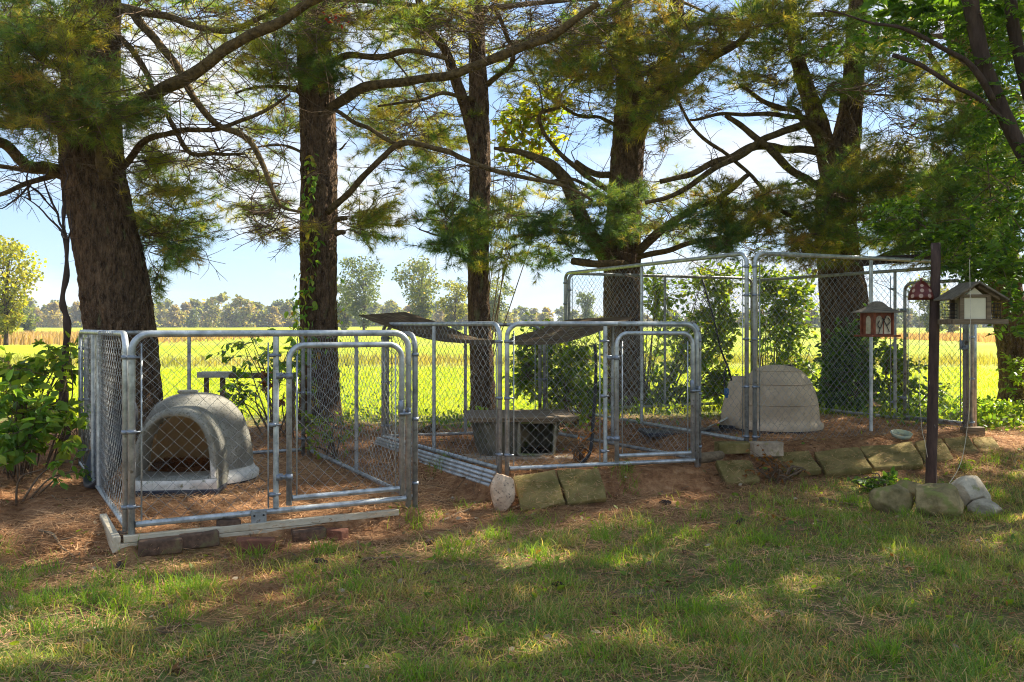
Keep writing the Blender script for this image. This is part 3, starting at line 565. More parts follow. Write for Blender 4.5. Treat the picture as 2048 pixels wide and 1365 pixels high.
# needle clouds (where the photograph shows them)
t1.cloud(100, 150, 150, 130, 9.2, .8, 40, 'gold', .55); t1.cloud(160, 230, 140, 60, 9.0, .5, 15, 'green', .5); t1.cloud(40, 60, 90, 80, 9.0, .8, 18, 'green', .55)
t1.cloud(330, 440, 70, 70, 10.2, .6, 15, 'gold', .5); t1.cloud(350, 500, 60, 35, 10.1, .6, 7, 'dark', .5); t1.cloud(300, 330, 40, 40, 10.5, .5, 5, 'pale', .45); t1.cloud(330, 560, 20, 25, 10.1, .3, 2, 'green', .4)
t1.cloud(540, 435, 60, 50, 9.6, .6, 15, 'gold', .45); t1.cloud(490, 20, 120, 30, 9.5, .8, 8, 'pale', .5); t1.cloud(280, 30, 60, 40, 9.8, .5, 5, 'rust', .45)
t1.cloud(440, 350, 80, 50, 10.6, .6, 7, 'pale', .45, .7)
t2.cloud(735, 440, 45, 40, 11.6, .6, 13, 'gold', .45); t2.cloud(570, 130, 80, 70, 11.0, .6, 16, 'pale', .5); t2.cloud(640, 60, 70, 60, 10.8, .5, 13, 'pale', .5); t2.cloud(650, 150, 60, 40, 10.9, .2, 7, 'green', .45)
t2.cloud(820, 250, 110, 70, 12.6, 1.2, 30, 'gold', .5); t2.cloud(790, 40, 120, 50, 11.5, 1, 18, 'pale', .5); t2.cloud(560, 250, 60, 60, 11.6, .6, 7, 'pale', .45)
t2.cloud(760, 360, 80, 40, 11.8, .6, 8, 'gold', .45, .8); t2.cloud(560, 480, 30, 25, 11, .4, 5, 'gold', .4)
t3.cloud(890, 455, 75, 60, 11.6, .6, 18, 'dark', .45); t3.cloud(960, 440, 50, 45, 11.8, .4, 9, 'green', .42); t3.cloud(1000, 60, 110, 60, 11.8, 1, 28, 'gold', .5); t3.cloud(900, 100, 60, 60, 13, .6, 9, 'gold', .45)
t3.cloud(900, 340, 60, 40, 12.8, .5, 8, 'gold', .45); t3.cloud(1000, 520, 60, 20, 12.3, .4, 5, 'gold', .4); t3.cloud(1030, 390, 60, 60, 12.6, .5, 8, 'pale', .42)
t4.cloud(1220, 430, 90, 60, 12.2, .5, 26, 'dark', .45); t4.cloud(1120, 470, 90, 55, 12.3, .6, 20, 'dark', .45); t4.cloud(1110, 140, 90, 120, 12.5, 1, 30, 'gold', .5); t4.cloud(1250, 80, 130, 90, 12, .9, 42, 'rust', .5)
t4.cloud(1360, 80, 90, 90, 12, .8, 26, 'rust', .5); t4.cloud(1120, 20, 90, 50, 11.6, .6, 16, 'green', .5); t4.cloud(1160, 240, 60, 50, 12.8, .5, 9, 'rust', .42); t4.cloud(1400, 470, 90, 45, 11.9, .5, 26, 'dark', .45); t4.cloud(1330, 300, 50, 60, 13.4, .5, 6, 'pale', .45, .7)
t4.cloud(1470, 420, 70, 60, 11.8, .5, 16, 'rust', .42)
t5.cloud(1560, 130, 100, 110, 12.2, .8, 34, 'pale', .5); t5.cloud(1500, 60, 110, 60, 11.8, .8, 22, 'gold', .5); t5.cloud(1700, 130, 110, 90, 12, .8, 30, 'green', .5); t5.cloud(1820, 230, 120, 90, 12, .8, 44, 'gold', .5); t5.cloud(1950, 400, 90, 100, 9.6, .5, 20, 'green', .5); t5.cloud(1860, 460, 70, 60, 9.8, .4, 12, 'dark', .48); t6.cloud(2000, 120, 80, 110, 9.8, .5, 12, 'green', .5); t5.cloud(1900, 500, 90, 40, 10.6, .4, 8, 'green', .45)
t5.cloud(1700, 400, 130, 80, 11.8, .6, 24, 'green', .5)
t5.cloud(1860, 400, 140, 90, 11.8, .8, 34, 'green', .5); t5.cloud(1560, 430, 100, 60, 12, .5, 15, 'green', .48); t5.cloud(1590, 500, 80, 30, 11.9, .5, 12, 'rust', .42); t5.cloud(1780, 490, 90, 25, 13, .6, 10, 'gold', .45); t5.cloud(1640, 60, 60, 60, 12, .5, 12, 'green', .5)
for tt_, px_, rx_, n_, kd_ in ((t1, 380, 130, 10, 'pale'), (t2, 520, 150, 16, 'gold'), (t2, 760, 150, 18, 'gold'), (t3, 900, 130, 16, 'pale'), (t3, 1040, 110, 16, 'gold'), (t4, 1200, 140, 20, 'rust'), (t4, 1400, 140, 18, 'gold'), (t5, 1560, 120, 18, 'pale'), (t5, 1750, 130, 20, 'pale'), (t6, 1900, 110, 14, 'pale')): tt_.cloud(px_, 110, rx_, 130, 14.0, 1.0, n_, kd_, .6)
for tt_, px_, py_, n_ in ((t2, 840, 250, 14), (t3, 1080, 430, 8), (t4, 1330, 420, 12), (t4, 1340, 200, 10), (t5, 1480, 470, 12), (t5, 1790, 330, 12), (t2, 480, 380, 6), (t1, 330, 400, 6)): tt_.cloud(px_, py_, 100, 70, 13.6, .6, n_, 'pale', .5)
t5.cloud(1780, 350, 120, 60, 11.4, .4, 24, 'gold', .5); t5.cloud(1950, 300, 90, 90, 11.2, .5, 24, 'green', .5); t5.cloud(1620, 330, 50, 60, 12.4, .3, 8, 'pale', .45); t4.cloud(1300, 200, 70, 60, 11.8, .5, 16, 'rust', .45); t4.cloud(1180, 110, 100, 90, 11.6, .6, 18, 'gold', .5); t3.cloud(930, 40, 120, 40, 11.2, .5, 12, 'gold', .5); t2.cloud(700, 30, 100, 40, 10.2, .5, 10, 'pale', .5); t1.cloud(60, 210, 90, 50, 8.8, .4, 12, 'gold', .55)
t5.cloud(1830, 120, 90, 60, 13, .7, 16, 'pale', .5); t5.cloud(1400, 180, 60, 60, 12.6, .6, 9, 'pale', .45, .8)
t6.cloud(1980, 400, 80, 110, 12.8, .8, 34, 'green', .5); t6.cloud(1920, 70, 110, 80, 13.2, .8, 26, 'pale', .5); t6.cloud(2020, 250, 50, 90, 13, .5, 16, 'green', .5)
for t, n in ((t1, 260), (t2, 200), (t3, 90), (t4, 190), (t5, 200)): t.twigs(n, zone=lambda p: (H + (655 - 600) * p.y / F) < p.z < 5.6)
for t in (t1,): t.twigs(110, zone=lambda p: p.x < -2.4 and p.z > 3.2 and p.x > -4.6, ln=(.5, 1.4))
for t, n in ((t1, 26), (t2, 24), (t3, 20), (t4, 26), (t5, 28), (t6, 26)): t.upper(n, 5.4, 13.0, 3.4, 'green')
for t in (t1, t2, t3, t4, t5, t6): t.finish()
# unseen pines added outside the frame, continuing the row, to cast shade
for k, (x, y) in enumerate(((7.6, 12.6), (10.2, 12.0), (13.2, 12.8), (9.0, 9.4), (16.5, 12.2), (-7.0, 11.2))):
    px = CX + x / y * F; gz = HY + (H - float(gh(x, y))) * F / y
    t = Tree('pine_tree', 'tall unseen pine in line with the others, added beyond the edge of the view for shade', [[(px, gz, y, 80), (px + 3, 500, y, 72), (px, 0, y, 60)]], [], top=13.5, sides=24, group='unseen pines added outside the frame for shade')
    t.upper(34, 3.0 if k < 5 else 5.5, 13.2, 3.5, 'green'); t.finish()
# ------------------------------------------------------------------ kennels
def wire_np(W0, z0, z1, a=.022, h=.0425, r=.0019, bulge=None, x0=0.0):
    """woven chain link: zig-zag pickets, x along panel, y thickness, z up"""
    np_ = int((W0 - x0) / (2 * a)); nz_ = int((z1 - z0) / h) + 1; V = []; 
    j = np.arange(nz_); z = z0 + j * (z1 - z0) / (nz_ - 1)
    t = Tubes()
    for i in range(np_):
        sgn = 1 if i % 2 == 0 else -1; x = x0 + a + i * 2 * a + sgn * a * np.where(j % 2 == 0, 1, -1) * 1.02
        y = sgn * .0022 * np.where(j % 2 == 0, 1, -1)
        zz = z + vnoise(i * .7, j * .3, 1) * .004
        xx = x + (vnoise(i * .5, j * .21, 1) - .5) * .012; yy = y + (vnoise(x * 1.7, z * 1.7 + 4, 1) - .5) * .03
        if bulge is not None: yy = yy + bulge(x, zz)
        t.add(np.stack([xx, yy, zz], -1), r, 3)
    return t
def panel(kennel, p, q, zb, ht, r=.0195, uprights=(.5,), clamps=(.12, .5, .88), gate=None, wire_to=None, old=False, bottom=True, corner=.11, left_drop=.03, wire_from=None, name='panel', bulge=None):
    """one framed panel from ground point p to q, seen from its outer side"""
    P = Vector((p[0], p[1], zb)); Q = Vector((q[0], q[1], zb)); u = (Q - P); Wd = u.length; u.normalize(); n = Vector((u.y, -u.x, 0))
    Mx = Matrix(((u.x, -n.x, 0, P.x), (u.y, -n.y, 0, P.y), (0, 0, 1, P.z), (0, 0, 0, 1)))
    g = M['galv_old'] if old else M['galv']
    def put(nm, me, m, par, **k):
        me.transform(Mx); o = link(nm, me, m, par, True); local(kennel, o) if par is kennel else setattr(o, 'matrix_parent_inverse', Matrix.Identity(4)); 
        if par is not kennel: o.matrix_parent_inverse = par.matrix_parent_inverse.copy() if False else Matrix.Identity(4)
        return o
    arc = [(0, 0, -left_drop), (0, 0, ht - corner)] + [(corner - corner * math.cos(t), 0, ht - corner + corner * math.sin(t)) for t in np.linspace(.2, math.pi / 2, 7)] + [(Wd - corner + corner * math.sin(t), 0, ht - corner + corner * math.cos(t)) for t in np.linspace(0, math.pi / 2 - .2, 7)] + [(Wd, 0, ht - corner), (Wd, 0, -left_drop)]
    t = Tubes(); t.add(arc, r, 12, cap=True)
    if bottom: t.add([(r, 0, .035), (Wd - r, 0, .035)], r * .92, 10)
    fr = put(name, t.mesh('panel_frame'), g, kennel)
    for f in uprights:
        t = Tubes(); t.add([(Wd * f, 0, .035 + r * .9), (Wd * f, 0, ht - r)], r * .9, 10); put('upright', t.mesh('upright'), g, fr)
    x1 = Wd - r if wire_to is None else Wd * wire_to; xs = r if wire_from is None else Wd * wire_from
    t = wire_np(x1 - .012, .01, ht + .012, bulge=bulge, x0=xs + .005); o = put('wire_mesh', t.mesh('wire_mesh'), M['wire'], fr); o['kind'] = 'stuff'
    for x in (xs + .035, x1 - .03):
        t = Tubes(); t.add([(x, -.004, .06), (x, -.004, ht - .06)], .0055, 6, cap=True); put('tension_bar', t.mesh('tension_bar'), g, fr)
    for x in (xs - r, x1 + (r if wire_to is None else 0)):
        for f in clamps:
            t = Tubes(); t.add([(x, 0, ht * f - .012), (x, 0, ht * f + .012)], r * 1.28, 12, cap=True)
            sx = 1 if x < Wd / 2 else -1; t.add([(x, -r * .9, ht * f), (x + sx * .05, -.012, ht * f)], .007, 5, cap=True)
            put('band_clamp', t.mesh('band_clamp'), M['clamp'], fr)
    if gate:
        a, b, gt, gb = gate   # from, to (m along the panel), top, bottom
        rg = r * .92; gc = .10
        arc = [(a, -.03, gb - .045), (a, -.03, gt - gc)] + [(a + gc - gc * math.cos(t), -.03, gt - gc + gc * math.sin(t)) for t in np.linspace(.2, math.pi / 2, 7)] + [(b - gc + gc * math.sin(t), -.03, gt - gc + gc * math.cos(t)) for t in np.linspace(0, math.pi / 2 - .2, 7)] + [(b, -.03, gt - gc), (b, -.03, gb - .045)]
        t = Tubes(); t.add(arc, rg, 12, cap=True); t.add([(a + rg, -.03, gb), (b - rg, -.03, gb)], rg * .92, 10)
        go = put('gate', t.mesh('gate'), g, kennel)
        t = wire_np(b - rg - .01, gb - .02, gt + .01, x0=a + rg + .004); 
        me = t.mesh('wire_mesh'); me.transform(Matrix.Translation((0, -.03, 0))); o = put('wire_mesh', me, M['wire'], go); o['kind'] = 'stuff'
        for x in (a + rg + .03, b - rg - .03):
            t = Tubes(); t.add([(x, -.034, gb + .02), (x, -.034, gt - .07)], .0055, 6, cap=True); put('tension_bar', t.mesh('tension_bar'), g, go)
        for f in (.14, .80):
            z = gb + (gt - gb) * f; t = Tubes(); t.add([(a, -.03, z - .02), (a, -.03, z + .02)], rg * 1.35, 12, cap=True); t.add([(gate_post_x(a), 0, z - .02), (gate_post_x(a), 0, z + .02)], r * 1.35, 12, cap=True)
            t.add([(gate_post_x(a), -.012, z), (a, -.03, z)], .016, 6, cap=True); t.add([(gate_post_x(a), -.045, z + .012), (gate_post_x(a) , -.075, z + .012)], .008, 6, cap=True); put('hinge', t.mesh('hinge'), M['clamp'], go)
        z = gb + (gt - gb) * .52; bb = BoxB(); bb.add((b + .01, -.065, z), (.085, .03, .018)); bb.add((b - .02, -.06, z + .05), (.03, .028, .09)); bb.add((b + .045, -.05, z + .015), (.02, .05, .05)); put('latch', bb.mesh('latch'), M['clamp'], go)
        t = Tubes(); t.add([(b + .0, -.03, z - .02), (b, -.03, z + .03)], rg * 1.35, 12, cap=True); put('band_clamp', t.mesh('band_clamp'), M['clamp'], go)
    return fr
def gate_post_x(a): return a - .062
def lerp2(a, b, t): return (a[0] + (b[0] - a[0]) * t, a[1] + (b[1] - a[1]) * t)
# near kennel, gate panel in front
ka = empty('dog_kennel', (KA[0][0], KA[0][1], .14)); tag(ka, 'low chain-link kennel nearest the camera at left, around the speckled grey doghouse', 'dog kennel', 'chain-link dog kennels')
def wd(a, b): return math.hypot(b[0] - a[0], b[1] - a[1])
wA = wd(KA[0], KA[1])
# x along the front panel for a pixel column
def along(K0, K1, px):
    a, b = K0, K1; k = (px - CX) / F; dx, dy = b[0] - a[0], b[1] - a[1]; return (k * a[1] - a[0]) / (dx - k * dy)
fA = along(KA[0], KA[1], 552); gA0 = along(KA[0], KA[1], 576) * wA; gA1 = along(KA[0], KA[1], 806) * wA
panel(ka, KA[0], KA[1], .165, 1.215, r=.0215, uprights=(fA,), gate=(gA0, gA1 - .02, 1.135, .115), wire_to=fA - .012)
off = lambda p, d: (p[0] + d[0], p[1] + d[1])
panel(ka, off(KA[2], (0, 0)), off(KA[0], (-.05, .03)), .155, 1.225, uprights=(.36, .5), bulge=lambda x, z: .02 * np.sin(x * 2.2))
panel(ka, off(KA[3], (.02, 0)), off(KA[2], (.04, .02)), .155, 1.215, old=True, uprights=(.55,))
panel(ka, off(KA[1], (.045, .03)), off(KA[3], (.08, .0)), .155, 1.215, old=True, uprights=(.47,))
kb = empty('dog_kennel', (KB[0][0], KB[0][1], .23)); tag(kb, 'low middle chain-link kennel carrying two warped plywood sheets', 'dog kennel', 'chain-link dog kennels')
wB = wd(KB[0], KB[1]); fB = along(KB[0], KB[1], 1207); gB0 = along(KB[0], KB[1], 1224) * wB; gB1 = along(KB[0], KB[1], 1380) * wB
panel(kb, off(KB[0], (.03, 0)), KB[1], .235, 1.215, r=.020, uprights=(fB,), gate=(gB0, gB1 - .02, 1.135, .105), wire_to=fB - .012)
panel(kb, KB[2], off(KB[0], (-.03, .02)), .235, 1.215, uprights=(.5,), bulge=lambda x, z: -.03 * np.sin(x * 1.2) * (z < .5))
panel(kb, KB[3], off(KB[2], (.04, .02)), .235, 1.215, old=True, uprights=(.5,))
panel(kb, off(KB[1], (.03, .04)), off(KB[3], (.05, 0)), .235, 1.215, old=True, uprights=(.5,))
kc = empty('dog_kennel', (KC[0][0], KC[0][1], .29)); tag(kc, 'tall chain-link kennel at the right, around the plain beige doghouse', 'dog kennel', 'chain-link dog kennels')
wC = wd(KC[0], KC[1])
panel(kc, off(KC[0], (.05, 0)), KC[1], .30, 1.83, r=.021, uprights=(.5,), corner=.10, bottom=False, clamps=(.04, .3, .55, .78, .93))
panel(kc, KC[2], off(KC[0], (-.02, .03)), .30, 1.83, r=.021, uprights=(.5,), corner=.10, clamps=(.04, .3, .55, .78, .93))
panel(kc, KC[3], off(KC[2], (.05, .02)), .30, 1.83, r=.021, old=True, uprights=(.5,), corner=.10)
wC2 = wd(KC[1], KC[3])
panel(kc, off(KC[3], (.05, 0)), off(KC[1], (-.03, .06)), .30, 1.80, r=.021, old=True, uprights=(.72,), corner=.10, gate=(wC2 * .75, wC2 * .975, 1.64, .06), wire_to=.71)
t = Tubes(); q = Vector((KC[1][0] + .05, KC[1][1] + .05, 0)); t.add([q + Vector((0, 0, .30)), q + Vector((0, 0, 2.1))], .026, 12, cap=True)
local(kc, link('corner_post', t.mesh('corner_post'), M['galv'], kc, True))

# rails stacked on the ground beside the middle kennel
d = (Vector((KB[2][0], KB[2][1], 0)) - Vector((KB[0][0], KB[0][1], 0))).normalized(); nrm = Vector((-d.y, d.x, 0)) * -1
nrm = Vector((d.y, -d.x, 0)); nrm = nrm if nrm.x < 0 else -nrm
words = ['topmost', 'second from the top', 'third from the top', 'fourth from the top', 'fifth from the top', 'lowest']
for k in range(6):
    a = Vector((KB[0][0], KB[0][1], 0)) + d * (.02 + .01 * k) + nrm * (.07 + .008 * k); b = Vector((KB[2][0], KB[2][1], 0)) + d * (.02 * math.sin(k * 2)) + nrm * (.06 + .010 * k)
    a.z = .235 - k * .034; b.z = .25 - k * .028
    t = Tubes(); t.add([a, (a + b) * .5 + Vector((0, 0, -.004)), b], .0185, 12, cap=True); me = t.mesh('steel_rail')
    c = (a + b) * .5; me.transform(Matrix.Translation(-c)); o = link('steel_rail', me, M['galv'], smooth=True); o.location = c
    tag(o, 'loose steel rail, %s in the stack beside the middle kennel' % words[k], 'rail', 'rails stacked beside the middle kennel')

# ------------------------------------------------------------------ plywood sheets on the middle kennel
def patch(name, rows, th, m, label, cat, group, n=14):
    """rows: two lists of control points (near edge, far edge) swept into a bent board"""
    A = spline(rows[0], n); B = spline(rows[1], n); m_ = min(len(A), len(B)); c = sum(A, Vector()) / len(A)
    V = []; nv = 9
    for i in range(m_):
        for j in range(nv): V.append(A[i].lerp(B[i], j / (nv - 1)) - c + Vector((0, 0, .004 * mnoise.noise(Vector((i * .3, j * .5, 1))))))
    bm = bmesh.new(); vs = [bm.verts.new(v) for v in V]
    for i in range(m_ - 1):
        for j in range(nv - 1): bm.faces.new([vs[i * nv + j], vs[(i + 1) * nv + j], vs[(i + 1) * nv + j + 1], vs[i * nv + j + 1]])
    bmesh.ops.solidify(bm, geom=bm.faces[:], thickness=th); bmesh.ops.recalc_face_normals(bm, faces=bm.faces[:])
    o = link(name, bm_mesh(name, bm), m); o.location = c; return tag(o, label, cat, group)
patch('plywood_sheet', ([W(716, 631, 9.27), W(769, 652, 9.15), W(866, 681, 8.9), W(983, 690, 8.66)], [W(810, 624, 10.1), W(877, 646, 9.95), W(940, 672, 9.7), W(1000, 682, 9.5)]), .014, M['ply'],
      'dark warped plywood sheet overhanging the left side of the middle kennel', 'plywood', 'plywood sheets on the middle kennel')
patch('plywood_sheet', ([W(1008, 690, 8.60), W(1105, 689, 8.60), W(1170, 674, 8.62), W(1248, 645, 8.64)], [W(1024, 674, 9.5), W(1078, 660, 9.55), W(1138, 640, 9.6), W(1272, 633, 9.55)]), .014, M['ply'],
      'warped plywood sheet with rust-coloured litter on it, rising to the right over the middle kennel', 'plywood', 'plywood sheets on the middle kennel')

# ------------------------------------------------------------------ igloo doghouses
def igloo(name, loc, rz, rad, ht, tw, th, tl, shell, label, speckwhite=True, power=2.6, ridge=0.0):
    root = empty(name, loc, rz); tag(root, label, 'doghouse')
    ns, nr = 96, 30; bm = bmesh.new(); rows = []
    for i in range(nr + 1):
        f = i / nr; zz = .07 + (ht - .07) * f; rr = rad * (1 - f ** 2.3) ** (1 / 1.9) * (1 - .10 * f) if i < nr else .02
        if i == 0: rr = rad * 1.0
        rows.append([(rr * math.cos(2 * math.pi * j / ns), rr * math.sin(2 * math.pi * j / ns), zz) for j in range(ns)])
    prof = [(rad * 1.085, .03), (rad * 1.09, .075), (rad * 1.03, .10), (rad * .99, .13)]
    allr = [[(r * math.cos(2 * math.pi * j / ns), r * math.sin(2 * math.pi * j / ns), z) for j in range(ns)] for r, z in prof]
    for i in range(1, nr + 1):
        f = i / nr; z = .13 + (ht - .13) * math.sin(f * math.pi / 2); r = rad * .985 * max(.02, math.cos(f * math.pi / 2)) ** (2 / 2.9 if f < 1 else 1)
        if ridge: r *= 1
        allr.append([((r * (1 + (ridge * abs(math.sin(j * math.pi * 8 / ns)) if f < .9 else 0))) * math.cos(2 * math.pi * j / ns), (r * (1 + (ridge * abs(math.sin(j * math.pi * 8 / ns)) if f < .9 else 0))) * math.sin(2 * math.pi * j / ns), z) for j in range(ns)])
    vs = [[bm.verts.new(v) for v in r] for r in allr]
    def inner(t):   # arch outline of the opening, t 0..1, from lower right over the top to lower left
        pass
    iw, ih = tw - .045, th - .05
    def inside(x, z): return z < ih and abs(x) < iw * (1 - .42 * max(0, (z / ih)) ** 2.2) * (1 if z < ih * .75 else max(0, 1 - ((z - ih * .75) / (ih * .25)) ** 2) ** .5)
    for i in range(len(vs) - 1):
        for j in range(ns):
            q = [vs[i][j], vs[i][(j + 1) % ns], vs[i + 1][(j + 1) % ns], vs[i + 1][j]]; c = sum((v.co for v in q), Vector()) / 4
            if c.y < 0 and inside(c.x, c.z): continue
            bm.faces.new(q)
    dome = link('dome', bm_mesh('dome', bm), [shell, M['shellwhite']], root, True)
    if speckwhite:
        for p in dome.data.polygons:
            if p.center.z < .135: p.material_index = 1
    # tunnel: outer and inner arches lofted from the dome to the front
    def arch(hw, hh, z0, n=28, squash=.42):
        o = []
        for k in range(n + 1):
            t = math.pi * k / n; c = math.cos(t); s_ = math.sin(t)
            z = z0 + (hh - z0) * s_ ** .62 if 0 < k < n else z0
            x = hw * (1 if c > 0 else -1) * abs(c) ** .75 * (1 - .16 * (z / hh) ** 2); o.append((x, z))
        return o
    out = arch(tw, th, .05); inn = arch(iw * .97, th - .06, .15)
    y0 = -tl; bm = bmesh.new(); rings = []
    def ring(pts, y, lean=.10): return [bm.verts.new((x, y + lean * (z / th) ** 1.5, z)) for x, z in pts]
    outb = [(x * 1.06, z) for x, z in out]
    rings = [ring(outb, -.25, 0), ring(out, y0 * .8, .05), ring(out, y0 + .02), ring([(x * .985, z - .006) for x, z in out], y0)]
    mid = [((a * .5 + b * .5), (c * .5 + d * .5)) for (a, c), (b, d) in zip(out, inn)]
    rings += [ring(mid, y0 - .008), ring([(x * 1.03, z + .008) for x, z in inn], y0), ring(inn, y0 + .025), ring(inn, -.42, .0)]
    for a, b in zip(rings[:-1], rings[1:]):
        for k in range(len(a) - 1): bm.faces.new([a[k], a[k + 1], b[k + 1], b[k]])
    # sill joining the two feet of the arch
    n = 12; o0, o1 = out[0], out[-1]; zs = [(.05, y0 + .0), (.09, y0 - .006), (.135, y0 - .004), (.15, y0 + .03), (.15, -.42)]
    srow = []
    for z, y in zs: srow.append([bm.verts.new(((tw if z < .1 else (tw if z < .14 else iw * .97)) * (1 - 2 * k / n), y, z - (.012 * math.sin(math.pi * k / n) if z > .1 else 0))) for k in range(n + 1)])
    for a, b in zip(srow[:-1], srow[1:]):
        for k in range(n): bm.faces.new([a[k], a[k + 1], b[k + 1], b[k]])
    bmesh.ops.recalc_face_normals(bm, faces=bm.faces[:])
    tun = link('entrance_tunnel', bm_mesh('entrance_tunnel', bm), [shell, M['shellwhite'] if speckwhite else shell], root, True)
    for p in tun.data.polygons:
        if p.center.z < .125 or (p.center.y < y0 + .02 + .10 * (p.center.z / th) ** 1.5 and abs(p.normal.y) > .55 and p.center.z < .25): p.material_index = 1
    # dark tray the shell stands on
    bm = bmesh.new(); pr = [(rad * 1.06, 0), (rad * 1.07, .035), (rad * .9, .04), (.001, .04)]; vv = [[bm.verts.new((r * math.cos(2 * math.pi * j / 48), r * math.sin(2 * math.pi * j / 48), z)) for j in range(48)] for r, z in pr]
    for a, b in zip(vv[:-1], vv[1:]):
        for j in range(48): bm.faces.new([a[j], a[(j + 1) % 48], b[(j + 1) % 48], b[j]])
    tr = link('base_tray', bm_mesh('base_tray', bm), M['navy'], root, True)
    fb = box_mesh('tray_lip', tw * 2.06, tl + .01, .055, bev=.012); fb.transform(Matrix.Translation((0, -tl / 2 - .005, 0))); link('tray_lip', fb, M['navy'], tr)
    # tan lining seen through the opening
    bm = bmesh.new(); vs = [[bm.verts.new((v[0] * .95, v[1] * .95, v[2] * .965)) for v in r] for r in allr[3:]]
    for i in range(len(vs) - 1):
        for j in range(ns):
            q = [vs[i][j], vs[i][(j + 1) % ns], vs[i + 1][(j + 1) % ns], vs[i + 1][j]]; c = sum((v.co for v in q), Vector()) / 4
            if c.y < 0 and inside(c.x, c.z): continue
            bm.faces.new(q[::-1])
    link('lining', bm_mesh('lining', bm), M['shellin'], root, True)
    return root
ig = igloo('igloo_doghouse', (-2.66, 7.56, gh(-2.6, 7.4) + .015), R(7), .475, .735, .325, .66, .76, M['shell'], 'speckled grey igloo doghouse with its arched entrance facing the camera, in the near-left kennel')
bb = BoxB(); bb.add((-.06, 0, .745), (.16, .07, .03), bev=.01); link('vent_cap', bb.mesh('vent_cap'), M['shell'], ig)
ig2 = igloo('igloo_doghouse', (2.95, 10.02, gh(2.9, 10.0) - .0), R(-114), .455, .72, .27, .59, .58, M['beige'], 'plain beige igloo doghouse in the tall kennel, its entrance turned away to the left', False, ridge=.012)
for zf in (.30, .52, .66):      # moulded seams on the shell
    f = math.asin((zf - .13) / (.72 - .13)) if zf < .72 else 1.5; rr_ = .455 * .985 * math.cos(f) ** (2 / 2.9)
    t = Tubes(); t.add([((rr_ + .004 + rr_ * .012 * abs(math.sin(j * math.pi * 8 / 96))) * math.cos(2 * math.pi * j / 96), (rr_ + .004 + rr_ * .012 * abs(math.sin(j * math.pi * 8 / 96))) * math.sin(2 * math.pi * j / 96), zf) for j in range(97)], .005, 5); link('seam', t.mesh('seam'), M['beige'], ig2, True)
bb = BoxB(); bb.add((-.08, .10, .705), (.17, .12, .03), bev=.01); o = link('vent_cap', bb.mesh('vent_cap'), M['black'], ig2)
# straw bedding and leaf litter in the near doghouse entrance
# dark tray leaning behind the near doghouse
bm = bmesh.new(); pr = [(.02, 0), (.33, 0), (.37, .03), (.38, .10), (.35, .10), (.34, .045), (.32, .02), (.02, .02)]
vv = [[bm.verts.new((r * math.cos(2 * math.pi * j / 48), r * math.sin(2 * math.pi * j / 48), z)) for j in range(48)] for r, z in pr]
for a, b in zip(vv[:-1], vv[1:]):
    for j in range(48): bm.faces.new([a[j], a[(j + 1) % 48], b[(j + 1) % 48], b[j]])
o = link('plastic_tray', bm_mesh('plastic_tray', bm), M['navy'], smooth=True); o.location = (-3.16, 7.22, .47); o.rotation_euler = (R(66), R(4), R(-56))
tag(o, 'round dark blue plastic tray leaning upright against the near doghouse', 'tray')

# ------------------------------------------------------------------ grey ribbed dog shelter in the middle kennel
sh = empty('dog_shelter', (.03, 8.62, float(gh(.03, 8.6)) - .01), R(6)); tag(sh, 'grey ribbed tub shelter with a dark doorway and board on top, in the middle kennel', 'dog shelter')
bm = bmesh.new(); ns = 96; rows = []
for z, f in ((0, .80), (.02, .80), (.10, .84), (.22, .90), (.33, .96), (.335, 1.0), (.36, 1.0)):
    rows.append([])
    for j in range(ns):
        a = 2 * math.pi * j / ns; rib = 1 + (.035 * (1 if math.sin(a * 14) > .2 else -.2) if .02 < z < .33 else 0)
        c, s_ = math.cos(a), math.sin(a); x = .44 * f * rib * math.copysign(abs(c) ** .6, c); y = .33 * f * rib * math.copysign(abs(s_) ** .6, s_); rows[-1].append(bm.verts.new((x, y, z)))
for a, b in zip(rows[:-1], rows[1:]):
    for j in range(ns):
        q = [a[j], a[(j + 1) % ns], b[(j + 1) % ns], b[j]]; c = sum((v.co for v in q), Vector()) / 4
        if c.y < 0 and .02 < c.x < .33 and c.z < .33 and c.z > .03: continue
        bm.faces.new(q)
bmesh.ops.solidify(bm, geom=bm.faces[:], thickness=.014); m_ = mat('algae_grey_plastic', (.14, .15, .13), .75, scale=6, var=.35, var2=(.25, .26, .23), bump=.2, speck=((.10, .13, .06), 9, .55))
link('tub_wall', bm_mesh('tub_wall', bm), m_, sh, False)
t = Tubes(); t.add([(.005, -.30, .03), (.0, -.325, .2), (.0, -.34, .335), (.17, -.345, .34), (.345, -.33, .335), (.335, -.315, .2), (.33, -.29, .03), (.17, -.30, .025), (.005, -.30, .03)], .017, 8); link('doorway_rim', t.mesh('doorway_rim'), m_, sh, True)
bb = BoxB(); bb.add((.03, .0, .375), (1.02, .80, .022)); bb.add((.03, -.39, .36), (.98, .02, .03)); link('top_board', bb.mesh('top_board'), M['wood'], sh)
bb = BoxB(); bb.add((.0, .0, -.0), (1.05, .8, .03), bev=.012); link('foot_flange', bb.mesh('foot_flange'), M['woodpale'], sh)
bm = bmesh.new(); bmesh.ops.create_circle(bm, cap_ends=True, segments=32, radius=.30); link('floor_panel', bm_mesh('floor_panel', bm), M['black'], sh).location = (.05, 0, .03)

